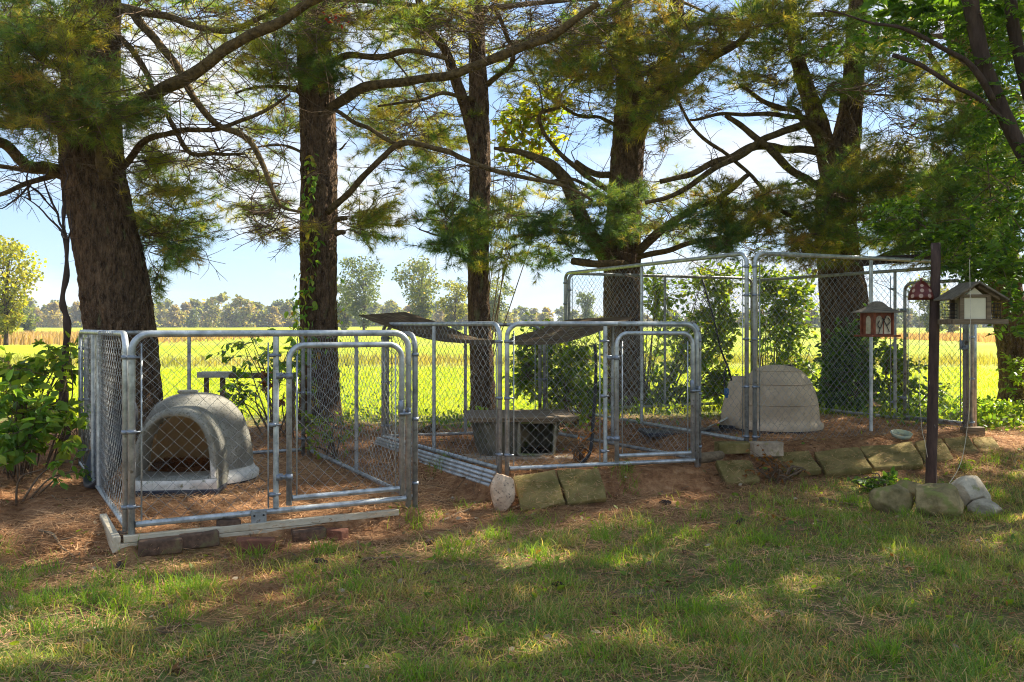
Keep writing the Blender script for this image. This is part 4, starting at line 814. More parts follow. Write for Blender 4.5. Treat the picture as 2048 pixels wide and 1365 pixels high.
# ------------------------------------------------------------------ timber, bricks, slabs, stones
def board(name, a, b, wdt, hgt, m, label, cat, group=None, zc=None, roll=0):
    a, b = Vector(a), Vector(b); d = b - a; Ln = d.length; me = box_mesh(name, Ln, wdt, hgt, bev=.004, sub=0); c = (a + b) * .5; o = link(name, me, m); o.rotation_euler = (roll, -math.atan2(d.z, math.hypot(d.x, d.y)), math.atan2(d.y, d.x)); o.location = c; return tag(o, label, cat, group)
u = Vector((KA[1][0] - KA[0][0], KA[1][1] - KA[0][1], 0)).normalized(); v = Vector((KA[2][0] - KA[0][0], KA[2][1] - KA[0][1], 0)).normalized(); A0 = Vector((KA[0][0], KA[0][1], 0)); n_ = Vector((u.y, -u.x, 0))
g1 = 'cream timbers under the near kennel'
board('base_timber', A0 - u * .07 + n_ * .035 + Vector((0, 0, .052)), A0 + u * 1.62 + n_ * .02 + Vector((0, 0, .045)), .05, .048, M['vinyl'], 'cream painted timber along the front of the near kennel, lower of the two', 'timber', g1)
board('base_timber', A0 - u * .05 + n_ * .03 + Vector((0, 0, .102)), A0 + u * 1.74 + n_ * .03 + Vector((0, 0, .094)), .045, .042, M['vinyl'], 'cream painted timber right under the gate panel of the near kennel, upper of the two', 'timber', g1)
board('base_timber', A0 - u * .09 + n_ * .06 + Vector((0, 0, .05)), A0 - u * .09 + v * .62 + Vector((0, 0, .07)), .045, .098, M['vinyl'], 'cream painted timber turning back along the left side of the near kennel', 'timber', g1)
br = empty('steel_bracket', W(517, 1040, 5.90)); tag(br, 'upright galvanised bracket screwed to the front timber of the near kennel', 'bracket')
ang = math.atan2(u.y, u.x); br.rotation_euler[2] = ang
bb = BoxB(); bb.add((0, -.01, 0), (.10, .006, .135), bev=.002); bb.add((0, .01, .055), (.10, .05, .006), bev=.002); link('plate', bb.mesh('plate'), M['galv_old'], br)
for sx in (-.03, .03):
    t = Tubes(); t.add([(sx, -.018, .03), (sx, -.008, .03)], .007, 8, cap=True); link('screw', t.mesh('screw'), M['black'], br)
gb_ = 'paver bricks along the front of the near kennel'
for k, (px, py, L_, hh, yaw, m_, lab, dY) in enumerate((
    (243, 1112, .115, .055, -10, 'brick', 'small brown brick under the corner of the cream timber', 5.56),
    (314, 1113, .255, .095, 8, 'brick', 'long brown brick, leftmost of those standing before the cream timber', 5.52),
    (393, 1100, .24, .095, 8, 'brick', 'long brown brick with a worn face, second from the left before the cream timber', 5.64),
    (452, 1092, .14, .075, 14, 'brick', 'half-hidden brown brick left of the reddest one', 5.80),
    (506, 1093, .235, .088, 2, 'brickred', 'reddish brick standing just below the steel bracket', 5.66),
    (613, 1079, .225, .072, 12, 'brick', 'dark brown brick right of the steel bracket', 5.95),
    (669, 1076, .15, .085, -38, 'brickred', 'red brick turned at an angle, last on the right', 6.00))):
    g = W(px, py, dY); me = box_mesh('brick', L_, .10, hh, bev=.012, seg=3, sub=2, rough=.0045, freq=16, seed=k * 3); o = link('paver_brick', me, M[m_], smooth=True); o.location = (g.x, g.y + .05, float(gh(g.x, g.y + .02)) - .008 + (.02 if k == 4 else 0)); o.rotation_euler = (R(random.uniform(-4, 3)), R(random.uniform(-2, 2) + (4 if k == 4 else 0)), R(28 * .6 + yaw)); tag(o, lab, 'brick', gb_)
SLABS = []
def slab(quad, th, m, label, group, seed=0):
    SLABS.append(quad)
    TL, TR, BR, BL = quad; c = (TL + TR + BR + BL) / 4; n = (TR - BL).cross(TL - BR).normalized(); n = n if n.y < 0 or n.z > 0 else -n
    if n.dot(Vector((0, -1, .3))) < 0: n = -n
    bm = bmesh.new(); f = [bm.verts.new(p - c) for p in (TL, TR, BR, BL)]; b = [bm.verts.new(p - c - n * th) for p in (TL, TR, BR, BL)]
    bm.faces.new(f); bm.faces.new(b[::-1])
    for k in range(4): bm.faces.new([f[k], b[k], b[(k + 1) % 4], f[(k + 1) % 4]])
    bmesh.ops.recalc_face_normals(bm, faces=bm.faces[:]); bmesh.ops.bevel(bm, geom=bm.edges[:], offset=.010, segments=2, affect='EDGES', profile=.5)
    bmesh.ops.subdivide_edges(bm, edges=[e for e in bm.edges if e.calc_length() > .06], cuts=5, use_grid_fill=True)
    for q in bm.verts: q.co += mnoise.noise_vector(q.co * 4 + Vector((seed * 7, 2, 0))) * .014 + mnoise.noise_vector(q.co * 9 + Vector((seed * 5, 0, 0))) * .007 + mnoise.noise_vector(q.co * 30 + Vector((seed, 3, 0))) * .0022
    o = link('paving_slab', bm_mesh('slab', bm), m, smooth=True); o.location = c; return tag(o, label, 'paving slab', group)
slab((W(1024, 950, 7.22), W(1110, 940, 7.26), W(1133, 1004, 6.98), W(1040, 1024, 6.90)), .055, M['slab'], 'mossy square slab leaning against the middle kennel, beside the pink rock', 'mossy slabs leaning against the kennels', 1)
slab((W(1112, 940, 7.27), W(1198, 936, 7.34), W(1214, 994, 7.08), W(1136, 1006, 7.0)), .055, M['slab'], 'mossy square slab leaning against the middle kennel, left of its gate', 'mossy slabs leaning against the kennels', 2)
sl = [((1432, 919), (1503, 921), (1520, 962), (1455, 968), 8.10, 7.86, 'thick mossy slab lying at a slant, leftmost before the tall kennel'), ((1540, 908), (1618, 901), (1643, 938), (1572, 948), 8.50, 8.16, 'broken mossy slab with a pale chipped edge, right of the concrete block'),
      ((1626, 903), (1716, 894), (1745, 936), (1654, 945), 8.65, 8.20, 'mossy slab sunk in needles before the tall kennel, right of the broken one'), ((1720, 893), (1824, 884), (1848, 928), (1748, 936), 8.85, 8.38, 'straw-covered mossy slab left of the rusty pole'),
      ((1829, 883), (1883, 876), (1908, 917), (1852, 926), 9.15, 8.72, 'mossy slab directly behind the rusty pole'), ((1887, 876), (1937, 873), (1968, 917), (1912, 918), 9.45, 8.95, 'mossy slab, second from the right end of the slanting row'),
      ((1940, 874), (1986, 873), (2012, 914), (1970, 917), 9.70, 9.1, 'greyer slab at the right end of the slanting row')]
for k, (a, b, c, d_, yt, yb, lab) in enumerate(sl): slab((W(*a, yt), W(*b, yt + .08), W(*c, yb + .06), W(*d_, yb)), .06, M['slab'], lab, 'mossy slabs leaning against the kennels', k + 4)
def block(px, py, Y, sx, sy, sz, rz, m, name, label, cat, rough=.006, group=None, rx=0, ry=0, seed=1):
    g = W(px, py, Y); me = box_mesh(name, sx, sy, sz, bev=.008, seg=2, sub=3, rough=rough, freq=12, seed=seed); o = link(name, me, m, smooth=False); o.location = g; o.rotation_euler = (R(rx), R(ry), R(rz)); return tag(o, label, cat, group)
block(1532, 912, 8.42, .29, .14, .13, 8, M['concrete'], 'concrete_block', 'pale pinkish concrete block under the front corner of the tall kennel', 'block')
block(1466, 906, 8.50, .32, .16, .10, 4, M['slab'], 'concrete_block', 'mossy grey block left of the pale pinkish one', 'block', seed=4)
block(1945, 873, 9.80, .24, .10, .10, 10, M['wood'], 'wood_block', 'grey wood block under the right corner posts of the tall kennel', 'wood block', .003)
block(1300, 960, 7.70, 1.0, .12, .07, 16, M['concrete'], 'concrete_kerb', 'low mossy concrete kerb under the gate of the middle kennel', 'kerb', .006)
bpy.data.objects['concrete_kerb'].data.materials[0] = M['slab']
def log(pts, r, m, name, label, cat, sides=14, taper=.85):
    t = Tubes(); sp = spline(pts, 6); sp = [p + mnoise.noise_vector(p * 4) * r * .3 for p in sp]; t.add(sp, [r * (1 - (1 - taper) * i / len(sp)) * (1 + .12 * mnoise.noise(p * 9)) for i, p in enumerate(sp)], sides, cap=True)
    c = sp[len(sp) // 2]; me = t.mesh(name); me.transform(Matrix.Translation(-c)); o = link(name, me, m, smooth=True); o.location = c; return tag(o, label, cat)
log([W(1385, 921, 8.05), W(1415, 916, 8.15), W(1442, 910, 8.3)], .05, M['redwood'] if False else M['wood'], 'log', 'short reddish log between the middle and tall kennels', 'log')
log([W(1722, 524, 9.35), W(1800, 519, 9.5), W(1880, 516, 9.7), W(1958, 519, 9.95)], .045, M['darkbark'], 'wooden_pole', 'dark round pole lying across the top of the tall kennel', 'pole')
log([W(830, 880, 10.1), W(850, 866, 10.2), W(872, 852, 10.4)], .06, M['limb'], 'log', 'pale fallen log behind the middle kennel at left', 'log')
def rock(px, py, Y, sx, sy, sz, m, label, seed, rz=0, name='rock', cat='rock', group='rocks round the foot of the rusty pole', sink=.03, z=None, cuts=9, rough=.07):
    bm = bmesh.new(); bmesh.ops.create_icosphere(bm, subdivisions=5, radius=.5); rr = random.Random(seed)
    pl = [(Vector((rr.gauss(0, 1), rr.gauss(0, 1), rr.gauss(0, .8))).normalized(), rr.uniform(.33, .45)) for _ in range(cuts)]
    for q in bm.verts:
        for n, d in pl:
            e = q.co.dot(n) - d
            if e > 0: q.co -= n * e * .9
        q.co *= 1 + rough * mnoise.noise(q.co * 3 + Vector((seed, 0, 0))) + .03 * mnoise.noise(q.co * 9 + Vector((seed, 0, 0))) + .012 * mnoise.noise(q.co * 26)
        q.co = Vector((q.co.x * sx, q.co.y * sy, (q.co.z + .5) * sz))
    g = W(px, py, Y); o = link(name, bm_mesh('rock', bm), m, smooth=True); o.location = (g.x, g.y, (float(gh(g.x, g.y)) - sink) if z is None else z); o.rotation_euler[2] = R(rz); return tag(o, label, cat, group)
rock(1782, 1038, 6.95, .33, .30, .25, M['rock'], 'rounded mossy rock on the left of the group at the pole', 3, 10)
rock(1818, 1000, 7.35, .25, .24, .22, M['rock'], 'pale brown rock behind, directly left of the rusty pole', 8, 30)
rock(1877, 1050, 6.80, .40, .36, .30, M['rock'], 'large rounded rock in front of the rusty pole', 5, -15)
rock(1940, 1040, 7.15, .38, .30, .29, M['rockgrey'], 'light grey angular rock right of the rusty pole', 12, 35)
rock(1972, 1052, 6.95, .26, .24, .15, M['rockgrey'], 'low grey rock at the right end of the group', 15, 5)
rock(1851, 1003, 7.2, .16, .15, .13, M['rockgrey'], 'small dark rock wedged beside the foot of the rusty pole', 21, 5)
o = rock(1006, 1022, 7.0, .19, .16, .36, M['granite'], 'tall pinkish granite rock at the left corner post of the middle kennel', 31, 0, group=None, sink=.05)
rock(905, 992, 7.3, .035, .03, .03, M['rockgrey'], 'small white pebble on the needles before the rails', 41, 0, 'pebble', 'pebble', None, sink=.0)
rock(1768, 876, 9.4, .05, .04, .03, M['rockgrey'], 'small stone under the front of the tall kennel', 43, 0, 'pebble', 'pebble', None, sink=0)
# low table of weathered boards behind the near kennel
bn = empty('wooden_bench', (W(500, 860, 10.4).x, 10.4, .19)); tag(bn, 'low weathered bench with a pale end, behind the near-left kennel', 'bench')
def seg(name, px0, py0, px1, py1, Y, hgt, dep, m, par):
    a, b = W(px0, py0, Y), W(px1, py1, Y); c = (a + b) / 2; bb = BoxB(); bb.add((c.x, c.y, c.z), (abs(b.x - a.x), dep, abs(b.z - a.z)), bev=.004); local(par, link(name, bb.mesh(name), m, par))
seg('plank', 400, 744, 462, 755, 10.4, 0, .22, M['woodpale'], bn); seg('plank', 462, 746, 590, 756, 10.42, 0, .18, M['wood'], bn)
for a, b in ((409, 417), (441, 450), (545, 552), (583, 590)): seg('leg', a, 756, b, 862, 10.4, 0, .05, M['wood'], bn)
# low platform with a crumpled sheet beside the beige doghouse
o = block(1375, 868, 9.9, 1.0, .5, .04, 4, M['navy'], 'low_platform', 'low dark platform on the ground left of the beige doghouse', 'platform', .004)
pts = [[W(1395 + 12 * i, 862 - 6 * max(0, i - 1) - 3 * abs(math.sin(i * 1.7 + j)), 9.65 + j * .09) + Vector((0, 0, .012 * math.sin(j * 3 + i))) for i in range(6)] for j in range(5)]
bm = bmesh.new(); vs = [[bm.verts.new(p) for p in r] for r in pts]
for a, b in zip(vs[:-1], vs[1:]):
    for k in range(5): bm.faces.new([a[k], a[k + 1], b[k + 1], b[k]])
bmesh.ops.solidify(bm, geom=bm.faces[:], thickness=.012); bmesh.ops.subdivide_edges(bm, edges=bm.edges[:], cuts=2, use_grid_fill=True, smooth=1)
tag(link('crumpled_sheet', bm_mesh('crumpled_sheet', bm), M['woodpale'], smooth=True), 'crumpled pale sheet bent up against the beige doghouse', 'sheet')
# shallow dish
bm = bmesh.new(); pr = [(.001, .005), (.08, .006), (.10, .045), (.108, .046), (.09, 0), (.001, 0)]; vv = [[bm.verts.new((r * math.cos(2 * math.pi * j / 32), r * math.sin(2 * math.pi * j / 32), z)) for j in range(32)] for r, z in pr]
for a, b in zip(vv[:-1], vv[1:]):
    for j in range(32): bm.faces.new([a[j], a[(j + 1) % 32], b[(j + 1) % 32], b[j]])
o = link('pet_dish', bm_mesh('pet_dish', bm), mat('faded_blue_dish', (.28, .42, .46), .4, scale=12, var=.3, var2=(.5, .5, .3), bump=.05), smooth=True); g = W(1802, 884, 9.35); o.location = (g.x, g.y, float(gh(g.x, g.y)) + .005); o.rotation_euler = (R(14), 0, 0); tag(o, 'faded blue dish on the ground at the front of the tall kennel', 'dish')

# ------------------------------------------------------------------ cords and hoses
def cable(name, pts, r, m, label, cat, sides=8):
    t = Tubes(); sp = spline(pts, 7); t.add(sp, r, sides, cap=True); c = sp[0]; me = t.mesh(name); me.transform(Matrix.Translation(-c)); o = link(name, me, m, smooth=True); o.location = c; return tag(o, label, cat)
cable('hose', [W(1190, 690, 8.2), W(1192, 730, 8.15), W(1190, 790, 8.1), W(1186, 850, 8.0), W(1182, 895, 7.85), W(1172, 918, 7.8), W(1150, 934, 7.72)], .015, M['black'], 'black strap hanging down inside the middle kennel', 'strap')
pc = empty('power_cord', W(1405, 560, 9.6)); tag(pc, 'dark cord with a blue plug hanging over the beige doghouse', 'cord')
t = Tubes(); t.add(spline([W(1405, 560, 9.6), W(1428, 640, 9.5), W(1442, 700, 9.5), W(1456, 735, 9.5), W(1463, 762, 9.5)], 7), .011, 8, cap=True); t.add(spline([W(1456, 728, 9.5), W(1449, 745, 9.48), W(1449, 776, 9.45)], 7), .010, 8, cap=True); local(pc, link('cable', t.mesh('cable'), M['black'], pc, True))
bb = BoxB(); c = W(1453, 784, 9.45); bb.add(c, (.05, .045, .075), bev=.012); bb.add(c + Vector((0, 0, -.05)), (.03, .03, .03), bev=.006); local(pc, link('plug', bb.mesh('plug'), M['blue'], pc))

# ------------------------------------------------------------------ rusty pole with feeders
pz = float(gh(3.50, 7.55)); P0 = Vector((W(1860, 985, 7.55).x, 7.55, pz - .3)); P1 = W(1872, 486, 7.5)
t = Tubes(); t.add([P0 + (P1 - P0) * k / 14 + mnoise.noise_vector(Vector((k, 1, 1))) * .004 for k in range(15)], [.046 - .0006 * k for k in range(15)], 20, cap=True)
me = t.mesh('iron_pole'); me.transform(Matrix.Translation(-P0)); o = link('iron_pole', me, M['rust'], smooth=True); o.location = P0; tag(o, 'rusty dark iron pole rising from the group of rocks', 'pole')
cable('cord', [W(1939, 520, 7.2), W(1941, 640, 7.12), W(1940, 780, 7.15), W(1934, 860, 7.2), W(1922, 925, 7.2), W(1900, 965, 7.1), W(1882, 984, 7.0)], .0022, M['cord'], 'pale cord hanging in front of the wooden house feeder down to the large rock', 'cord', 6)
cable('cord', [W(1840, 600, 7.5), W(1838, 740, 7.5), W(1843, 850, 7.5), W(1850, 885, 7.5), W(1855, 915, 7.5)], .0022, M['cord'], 'thin pale cord hanging down left of the rusty pole', 'cord', 6)
# wooden house feeder
hf = empty('bird_feeder', W(1942, 640, 7.3)); tag(hf, 'wooden house bird feeder with a peaked roof and frosted panels, right of the rusty pole', 'bird feeder', 'bird feeders by the rusty pole')
s = 7.3 / F
def hb(name, dx0, dy0, dx1, dy1, y0, y1, m, par=None, bev=.003):
    """box in feeder pixels relative to its base centre; y in metres"""
    bb = BoxB(); bb.add(((dx0 + dx1) / 2 * s, (y0 + y1) / 2, -(dy0 + dy1) / 2 * s), (abs(dx1 - dx0) * s, abs(y1 - y0), abs(dy1 - dy0) * s), bev=bev); return link(name, bb.mesh(name), m, par or hf)
hb('base_board', -52, -1, 58, 9, -.13, .13, M['wood'])
hb('post', -33, -44, -24, -1, -.09, -.065, M['wood']); hb('post', 20, -44, 29, -1, -.09, -.065, M['wood']); hb('post', -33, -44, -24, -1, .065, .09, M['wood']); hb('post', 20, -44, 29, -1, .065, .09, M['wood'])
hb('crossbar', -33, -50, 29, -44, -.092, -.062, M['wood']); hb('crossbar', -33, -50, 29, -44, .062, .092, M['wood'])
hb('clear_panel', -24, -44, 20, -1, -.078, -.072, M['suetwhite']); hb('clear_panel', -24, -44, 20, -1, .072, .078, M['suetwhite'])
bm = bmesh.new(); a = [(-18 * s, 0, 50 * s), (14 * s, 0, 50 * s), (-2 * s, 0, 63 * s)]; vs = [bm.verts.new((x, y, z)) for y in (-.075, -.07) for x, _, z in a]; bm.faces.new(vs[:3]); bm.faces.new(vs[3:][::-1]); [bm.faces.new([vs[k], vs[3 + k], vs[3 + (k + 1) % 3], vs[(k + 1) % 3]]) for k in range(3)]
link('gable_panel', bm_mesh('gable_panel', bm), M['suetwhite'], hf)
for sg, x1, nm in ((-1, -58, 'left'), (1, 57, 'right')):
    bb = BoxB(); p = Vector((-1.5 * s, 0, 74 * s)); q = Vector((x1 * s, 0, 39 * s)); d = q - p; bb.add((p + q) / 2, (d.length, .30, .016), Matrix.Rotation(-math.atan2(d.z, d.x), 3, 'Y'), bev=.003)
    rf = link('roof_board', bb.mesh('roof_board'), M['roofing'], hf)
    bb = BoxB(); off_ = Vector((0, 0, -.02)); bb.add((p + q) / 2 * .86 + Vector((0, -.09, .14 * 74 * s * .93)) + off_, (d.length * .72, .022, .022), Matrix.Rotation(-math.atan2(d.z, d.x), 3, 'Y')); link('rafter', bb.mesh('rafter'), M['wood'], rf)
for x0 in (-52, 34):   # suet cages at both ends
    t = Tubes(); w0 = 18 * s
    for k in range(5):
        z = (4 + 7 * k) * s; t.add([(x0 * s, -.05, z), (x0 * s + w0, -.05, z), (x0 * s + w0, .05, z), (x0 * s, .05, z), (x0 * s, -.05, z)], .0022, 4)
    for k in range(4):
        for y in (-.05, .05): x = x0 * s + w0 * k / 3; t.add([(x, y, 4 * s), (x, y, 32 * s)], .0022, 4)
    link('suet_cage', t.mesh('suet_cage'), M['black'], hf)
t = Tubes(); t.add([(-1.5 * s, 0, 74 * s), (-1.5 * s, 0, 74 * s + .55)], .0012, 5, cap=True); link('hanging_wire', t.mesh('hanging_wire'), M['black'], hf)
# lantern feeder
lf = empty('bird_feeder', W(1754, 672, 7.5)); tag(lf, 'square lantern bird feeder with arched windows, left of the rusty pole', 'bird feeder', 'bird feeders by the rusty pole'); s = 7.5 / F; lf.rotation_euler[2] = R(14)
bb = BoxB(); bb.add((0, 0, 0), (66 * s, .25, 4 * s)); link('tray', bb.mesh('tray'), M['redwood'], lf)
for x in (-1, 1):
    for y in (-1, 1): bb = BoxB(); bb.add((x * 21 * s, y * 21 * s, 25 * s), (.017, .017, 48 * s)); link('post', bb.mesh('post'), M['redwood'], lf)
for y, x in ((-1, 0), (1, 0), (0, -1), (0, 1)):
    bb = BoxB(); d = (40 * s, .006, 46 * s) if y else (.006, 40 * s, 46 * s); bb.add((x * 19 * s, y * 19 * s, 25 * s), d, bev=0); sd_ = link('side_plate', bb.mesh('side_plate'), M['redwood'], lf)
    for cx in ((-9.3, 9.3) if y else (0,)):
        bm = bmesh.new(); out_ = [(cx - 7.8, 4), (cx + 7.8, 4), (cx + 7.8, 30)] + [(cx + 7.8 * math.cos(q), 30 + 10 * math.sin(q)) for q in np.linspace(.3, math.pi - .3, 7)] + [(cx - 7.8, 30)]
        for k_, (a_, z_) in enumerate(out_): bm.verts.new((a_ * s, y * 19.9 * s, z_ * s) if y else (x * 19.9 * s, a_ * s, z_ * s))
        bm.faces.new(bm.verts[:]); link('window', bm_mesh('window', bm), M['seedglass'], sd_)
    if y == -1:
        t = Tubes()
        for pl in ([(-12, 4), (-9, 14), (-4, 24), (-2, 34)], [(-9, 14), (-14, 22), (-10, 30)], [(12, 8), (6, 20), (0, 30), (-5, 36)], [(6, 20), (14, 28), (9, 36)], [(0, 30), (5, 40)]): t.add(spline([(a * s, -22 * s, b * s) for a, b in pl], 4), .0035, 5)
        link('twig_ornament', t.mesh('twig_ornament'), M['black'], lf, True)
bm = bmesh.new(); pr = [(36, 46), (35, 48), (25, 52), (15, 58), (9, 66), (4, 69)]; vs = [[bm.verts.new((x * r * s, y * r * s, z * s)) for x, y in ((-1, -1), (1, -1), (1, 1), (-1, 1))] for r, z in pr]
for a, b in zip(vs[:-1], vs[1:]):
    for k in range(4): bm.faces.new([a[k], a[(k + 1) % 4], b[(k + 1) % 4], b[k]])
bm.faces.new(vs[-1]); bm.faces.new(vs[0][::-1]); link('roof', bm_mesh('roof', bm), M['roofing'], lf)
t = Tubes(); t.add([(0, 0, 66 * s), (0, 0, 66 * s + .6)], .0012, 5, cap=True); link('hanging_wire', t.mesh('hanging_wire'), M['black'], lf)
# spotted dome
db = empty('spotted_dome', W(1842, 600, 7.55)); tag(db, 'red glass dome with pale round spots hanging beside the rusty pole', 'feeder dome', 'bird feeders by the rusty pole'); s = 7.55 / F
rd = mat('red_glass', (.17, .028, .024), .3, scale=10, var=.3, var2=(.24, .06, .045), bump=.05, spec=.6); sp_ = mat('pale_spot', (.34, .24, .21), .35, scale=10, var=.15, bump=0)
prf = [(25, 0), (24, 8), (21, 18), (16, 28), (10, 34), (4, 38), (1.5, 39)]
def rad_at(z):
    return float(np.interp(z, [p[1] for p in prf], [p[0] for p in prf]))
bm = bmesh.new(); vs = [[bm.verts.new((r * s * math.cos(2 * math.pi * j / 40), r * s * math.sin(2 * math.pi * j / 40), z * s)) for j in range(40)] for r, z in prf]
for a, b in zip(vs[:-1], vs[1:]):
    for j in range(40): bm.faces.new([a[j], a[(j + 1) % 40], b[(j + 1) % 40], b[j]])
bmesh.ops.solidify(bm, geom=bm.faces[:], thickness=.004); link('dome', bm_mesh('dome', bm), rd, db, True)
bb = BoxB(); bb.add((0, 0, 41 * s), (.02, .02, .022), bev=.006); link('cap', bb.mesh('cap'), rd, db)
for rowz, cnt, rr, ph in ((7, 9, 4.2, .1), (18, 8, 3.8, .45), (28, 6, 3.2, .2)):
    for k in range(cnt):
        a = 2 * math.pi * k / cnt + ph; bm = bmesh.new(); c = bm.verts.new((0, 0, 0)); ring_ = []
        def pt(da, dz): z = rowz + dz; r = rad_at(z) + .35; return (r * s * math.cos(a + da), r * s * math.sin(a + da), z * s)
        c.co = pt(0, 0)
        for q in range(14): th_ = 2 * math.pi * q / 14; ring_.append(bm.verts.new(pt(math.cos(th_) * rr / rad_at(rowz), math.sin(th_) * rr)))
        for q in range(14): bm.faces.new([c, ring_[q], ring_[(q + 1) % 14]])
        link('spot', bm_mesh('spot', bm), sp_, db)
t = Tubes(); t.add([(0, 0, 41 * s), (0, 0, 41 * s + .6)], .0012, 5, cap=True); link('hanging_wire', t.mesh('hanging_wire'), M['black'], db)
# ------------------------------------------------------------------ shrubs, vines and other leafy things
def lerpc(c0, c1, n): t = rng.random((n, 1)); return np.array(c0) + (np.array(c1) - np.array(c0)) * t
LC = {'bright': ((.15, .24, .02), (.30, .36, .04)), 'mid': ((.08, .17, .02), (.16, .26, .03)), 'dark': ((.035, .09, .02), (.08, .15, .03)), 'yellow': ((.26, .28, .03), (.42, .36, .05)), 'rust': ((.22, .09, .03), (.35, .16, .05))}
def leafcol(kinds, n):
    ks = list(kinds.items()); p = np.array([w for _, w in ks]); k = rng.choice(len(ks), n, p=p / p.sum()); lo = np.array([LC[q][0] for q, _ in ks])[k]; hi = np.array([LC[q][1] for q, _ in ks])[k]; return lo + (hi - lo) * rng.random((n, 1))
leaf_me = [link('tmp', np_mesh('leaf', (LEAF * np.array([a, 1, 1]) + np.array([0, 0, b]) * (LEAF[:, 1:2] ** 2)), [[0, 1, 2, 3], [0, 3, 4, 5]])) for a, b in ((1.0, -.25), (.85, -.1), (1.15, -.4))]
leaf_data = [o.data for o in leaf_me]
for o in leaf_me: bpy.data.objects.remove(o)
for d_, mm in zip(leaf_data, (0, 0, 0)): d_.materials.append(M['leafobj'])
vine_data = []
for d_ in leaf_data: e = d_.copy(); e.materials.clear(); e.materials.append(M['vineleaf']); vine_data.append(e)
def leaf_obj(root, p, d, s, data):
    o = bpy.data.objects.new('leaf', random.choice(data)); col.objects.link(o); o.parent = root
    y = Vector(d).normalized(); x = y.cross(Vector((random.gauss(0, .5), random.gauss(0, .5), 1))).normalized(); z = x.cross(y)
    Mx = Matrix.Translation(p - root.location) @ Matrix((x, y, z)).transposed().to_4x4() @ Matrix.Diagonal((s, s, s, 1)); o.matrix_basis = Mx
def shrub(name, label, base, blobs, n, size, kinds, matr='leaf', cat='shrub', group=None, stems=14, objs=0, data=None, aspect=1.0, droop=.35, spread=.45):
    """blobs: (centre, rx, ry, rz, weight); leaves sit along twigs that run out from stems"""
    root = empty(name, base); tag(root, label, cat, group); t = Tubes(); P = []; D = []
    wts = np.array([b[4] for b in blobs], dtype=float); wts /= wts.sum(); base = Vector(base)
    hubs = []
    for k in range(stems):
        b = blobs[k % len(blobs)]; e = Vector(b[0]) + Vector((random.gauss(0, .5) * b[1], random.gauss(0, .5) * b[2], random.gauss(0, .4) * b[3])); s0 = Vector((base.x + (e.x - base.x) * random.uniform(0, spread) + random.gauss(0, .05), base.y + (e.y - base.y) * random.uniform(0, .5), 0)); s0.z = float(gh(s0.x, s0.y)) - .02
        m = s0.lerp(e, .5) + Vector((random.gauss(0, .06), random.gauss(0, .06), .08)); sp = spline([s0, m, e], 5); t.add(sp, np.linspace(.010, .004, len(sp)), 5); hubs += sp[3:]
    ntw = max(1, n // 9)
    for k in range(ntw):
        b = blobs[int(rng.choice(len(blobs), p=wts))]; v = Vector(rand_unit(1)[0]) * random.random() ** .4; c = Vector(b[0]) + Vector((v.x * b[1], v.y * b[2], v.z * b[3]))
        h = min(random.sample(hubs, min(14, len(hubs))), key=lambda q: (q - c).length); d = (c - h); L_ = min(d.length, .5); d = d.normalized() if d.length > 1e-3 else Vector((0, 0, 1)); a = c - d * L_
        e = c + d * random.uniform(.05, .2); t.add([a, (a + e) / 2 + Vector((0, 0, .02)), e], [.004, .003, .0015], 3)
        for q in range(9):
            f = random.uniform(.25, 1.05); p = a.lerp(e, f); s_ = d.cross(Vector((0, 0, 1))) * (1 if q % 2 else -1); P.append(p); D.append(d * .5 + s_ * random.uniform(.5, 1.1) + Vector((random.gauss(0, .3), random.gauss(0, .3), random.gauss(-droop, .35))))
    P = np.array(P); D = np.array(D); S = size * rng.uniform(.55, 1.2, len(P)); k = P[:, 2] > gh(P[:, 0], P[:, 1]) + .01
    for (q0, q1) in KEN: k &= ~q1(P)
    P, D, S = P[k], D[k], S[k]
    order = np.argsort(P[:, 1]) if objs else None
    if objs:
        for i in order[:objs]: leaf_obj(root, Vector(P[i]), D[i], float(S[i]), data or leaf_data)
        P, D, S = P[order[objs:]], D[order[objs:]], S[order[objs:]]
    if len(P): o = link('foliage', leaves_mesh('foliage', P, D, S, leafcol(kinds, len(P)), aspect=aspect), M[matr], root); local(root, o); tag(o, kind='stuff')
    o = link('stems', t.mesh('stems'), M['twig'], root, True); local(root, o); tag(o, kind='stuff'); return root
KEN = []
def W3(px, py, Y, rx, rz, ry=.35, wt=1.0): return (W(px, py, Y), rx / F * Y, ry, rz / F * Y, wt)
shrub('leafy_shrub', 'bright broad-leaved shrub at the left edge of the photo, beside the near kennel', (-4.35, 8.0, .05), [W3(45, 810, 7.9, 75, 60, .45, 2), W3(20, 740, 8.1, 40, 40, .4, .8), W3(105, 740, 8.3, 40, 45, .3, .8), W3(110, 850, 7.8, 50, 55, .35, 1.2), W3(30, 890, 7.6, 40, 40, .35, 1), W3(140, 700, 8.6, 18, 30, .2, .3)], 1350, .115, {'bright': .5, 'mid': .5}, stems=26, objs=290, aspect=1.05)
shrub('young_plant', 'small leafy plant on the litter between the left shrub and the near kennel', (-3.9, 6.9, .05), [W3(120, 950, 7.0, 22, 20, .12, 1), W3(150, 925, 7.2, 16, 18, .1, 1)], 60, .08, {'mid': 1}, stems=4, cat='plant', objs=40)
shrub('leafy_shrub', 'shrub with arching dark leafy stems behind the speckled doghouse', (-2.6, 9.9, .18), [W3(500, 700, 10, 70, 32, .3, 1), W3(470, 780, 9.9, 24, 50, .2, 1), W3(545, 735, 10, 28, 50, .25, .8), W3(520, 670, 10.1, 70, 12, .25, .5), W3(600, 730, 10, 25, 55, .2, .8)], 430, .095, {'mid': .7, 'bright': .3}, stems=12, objs=200)
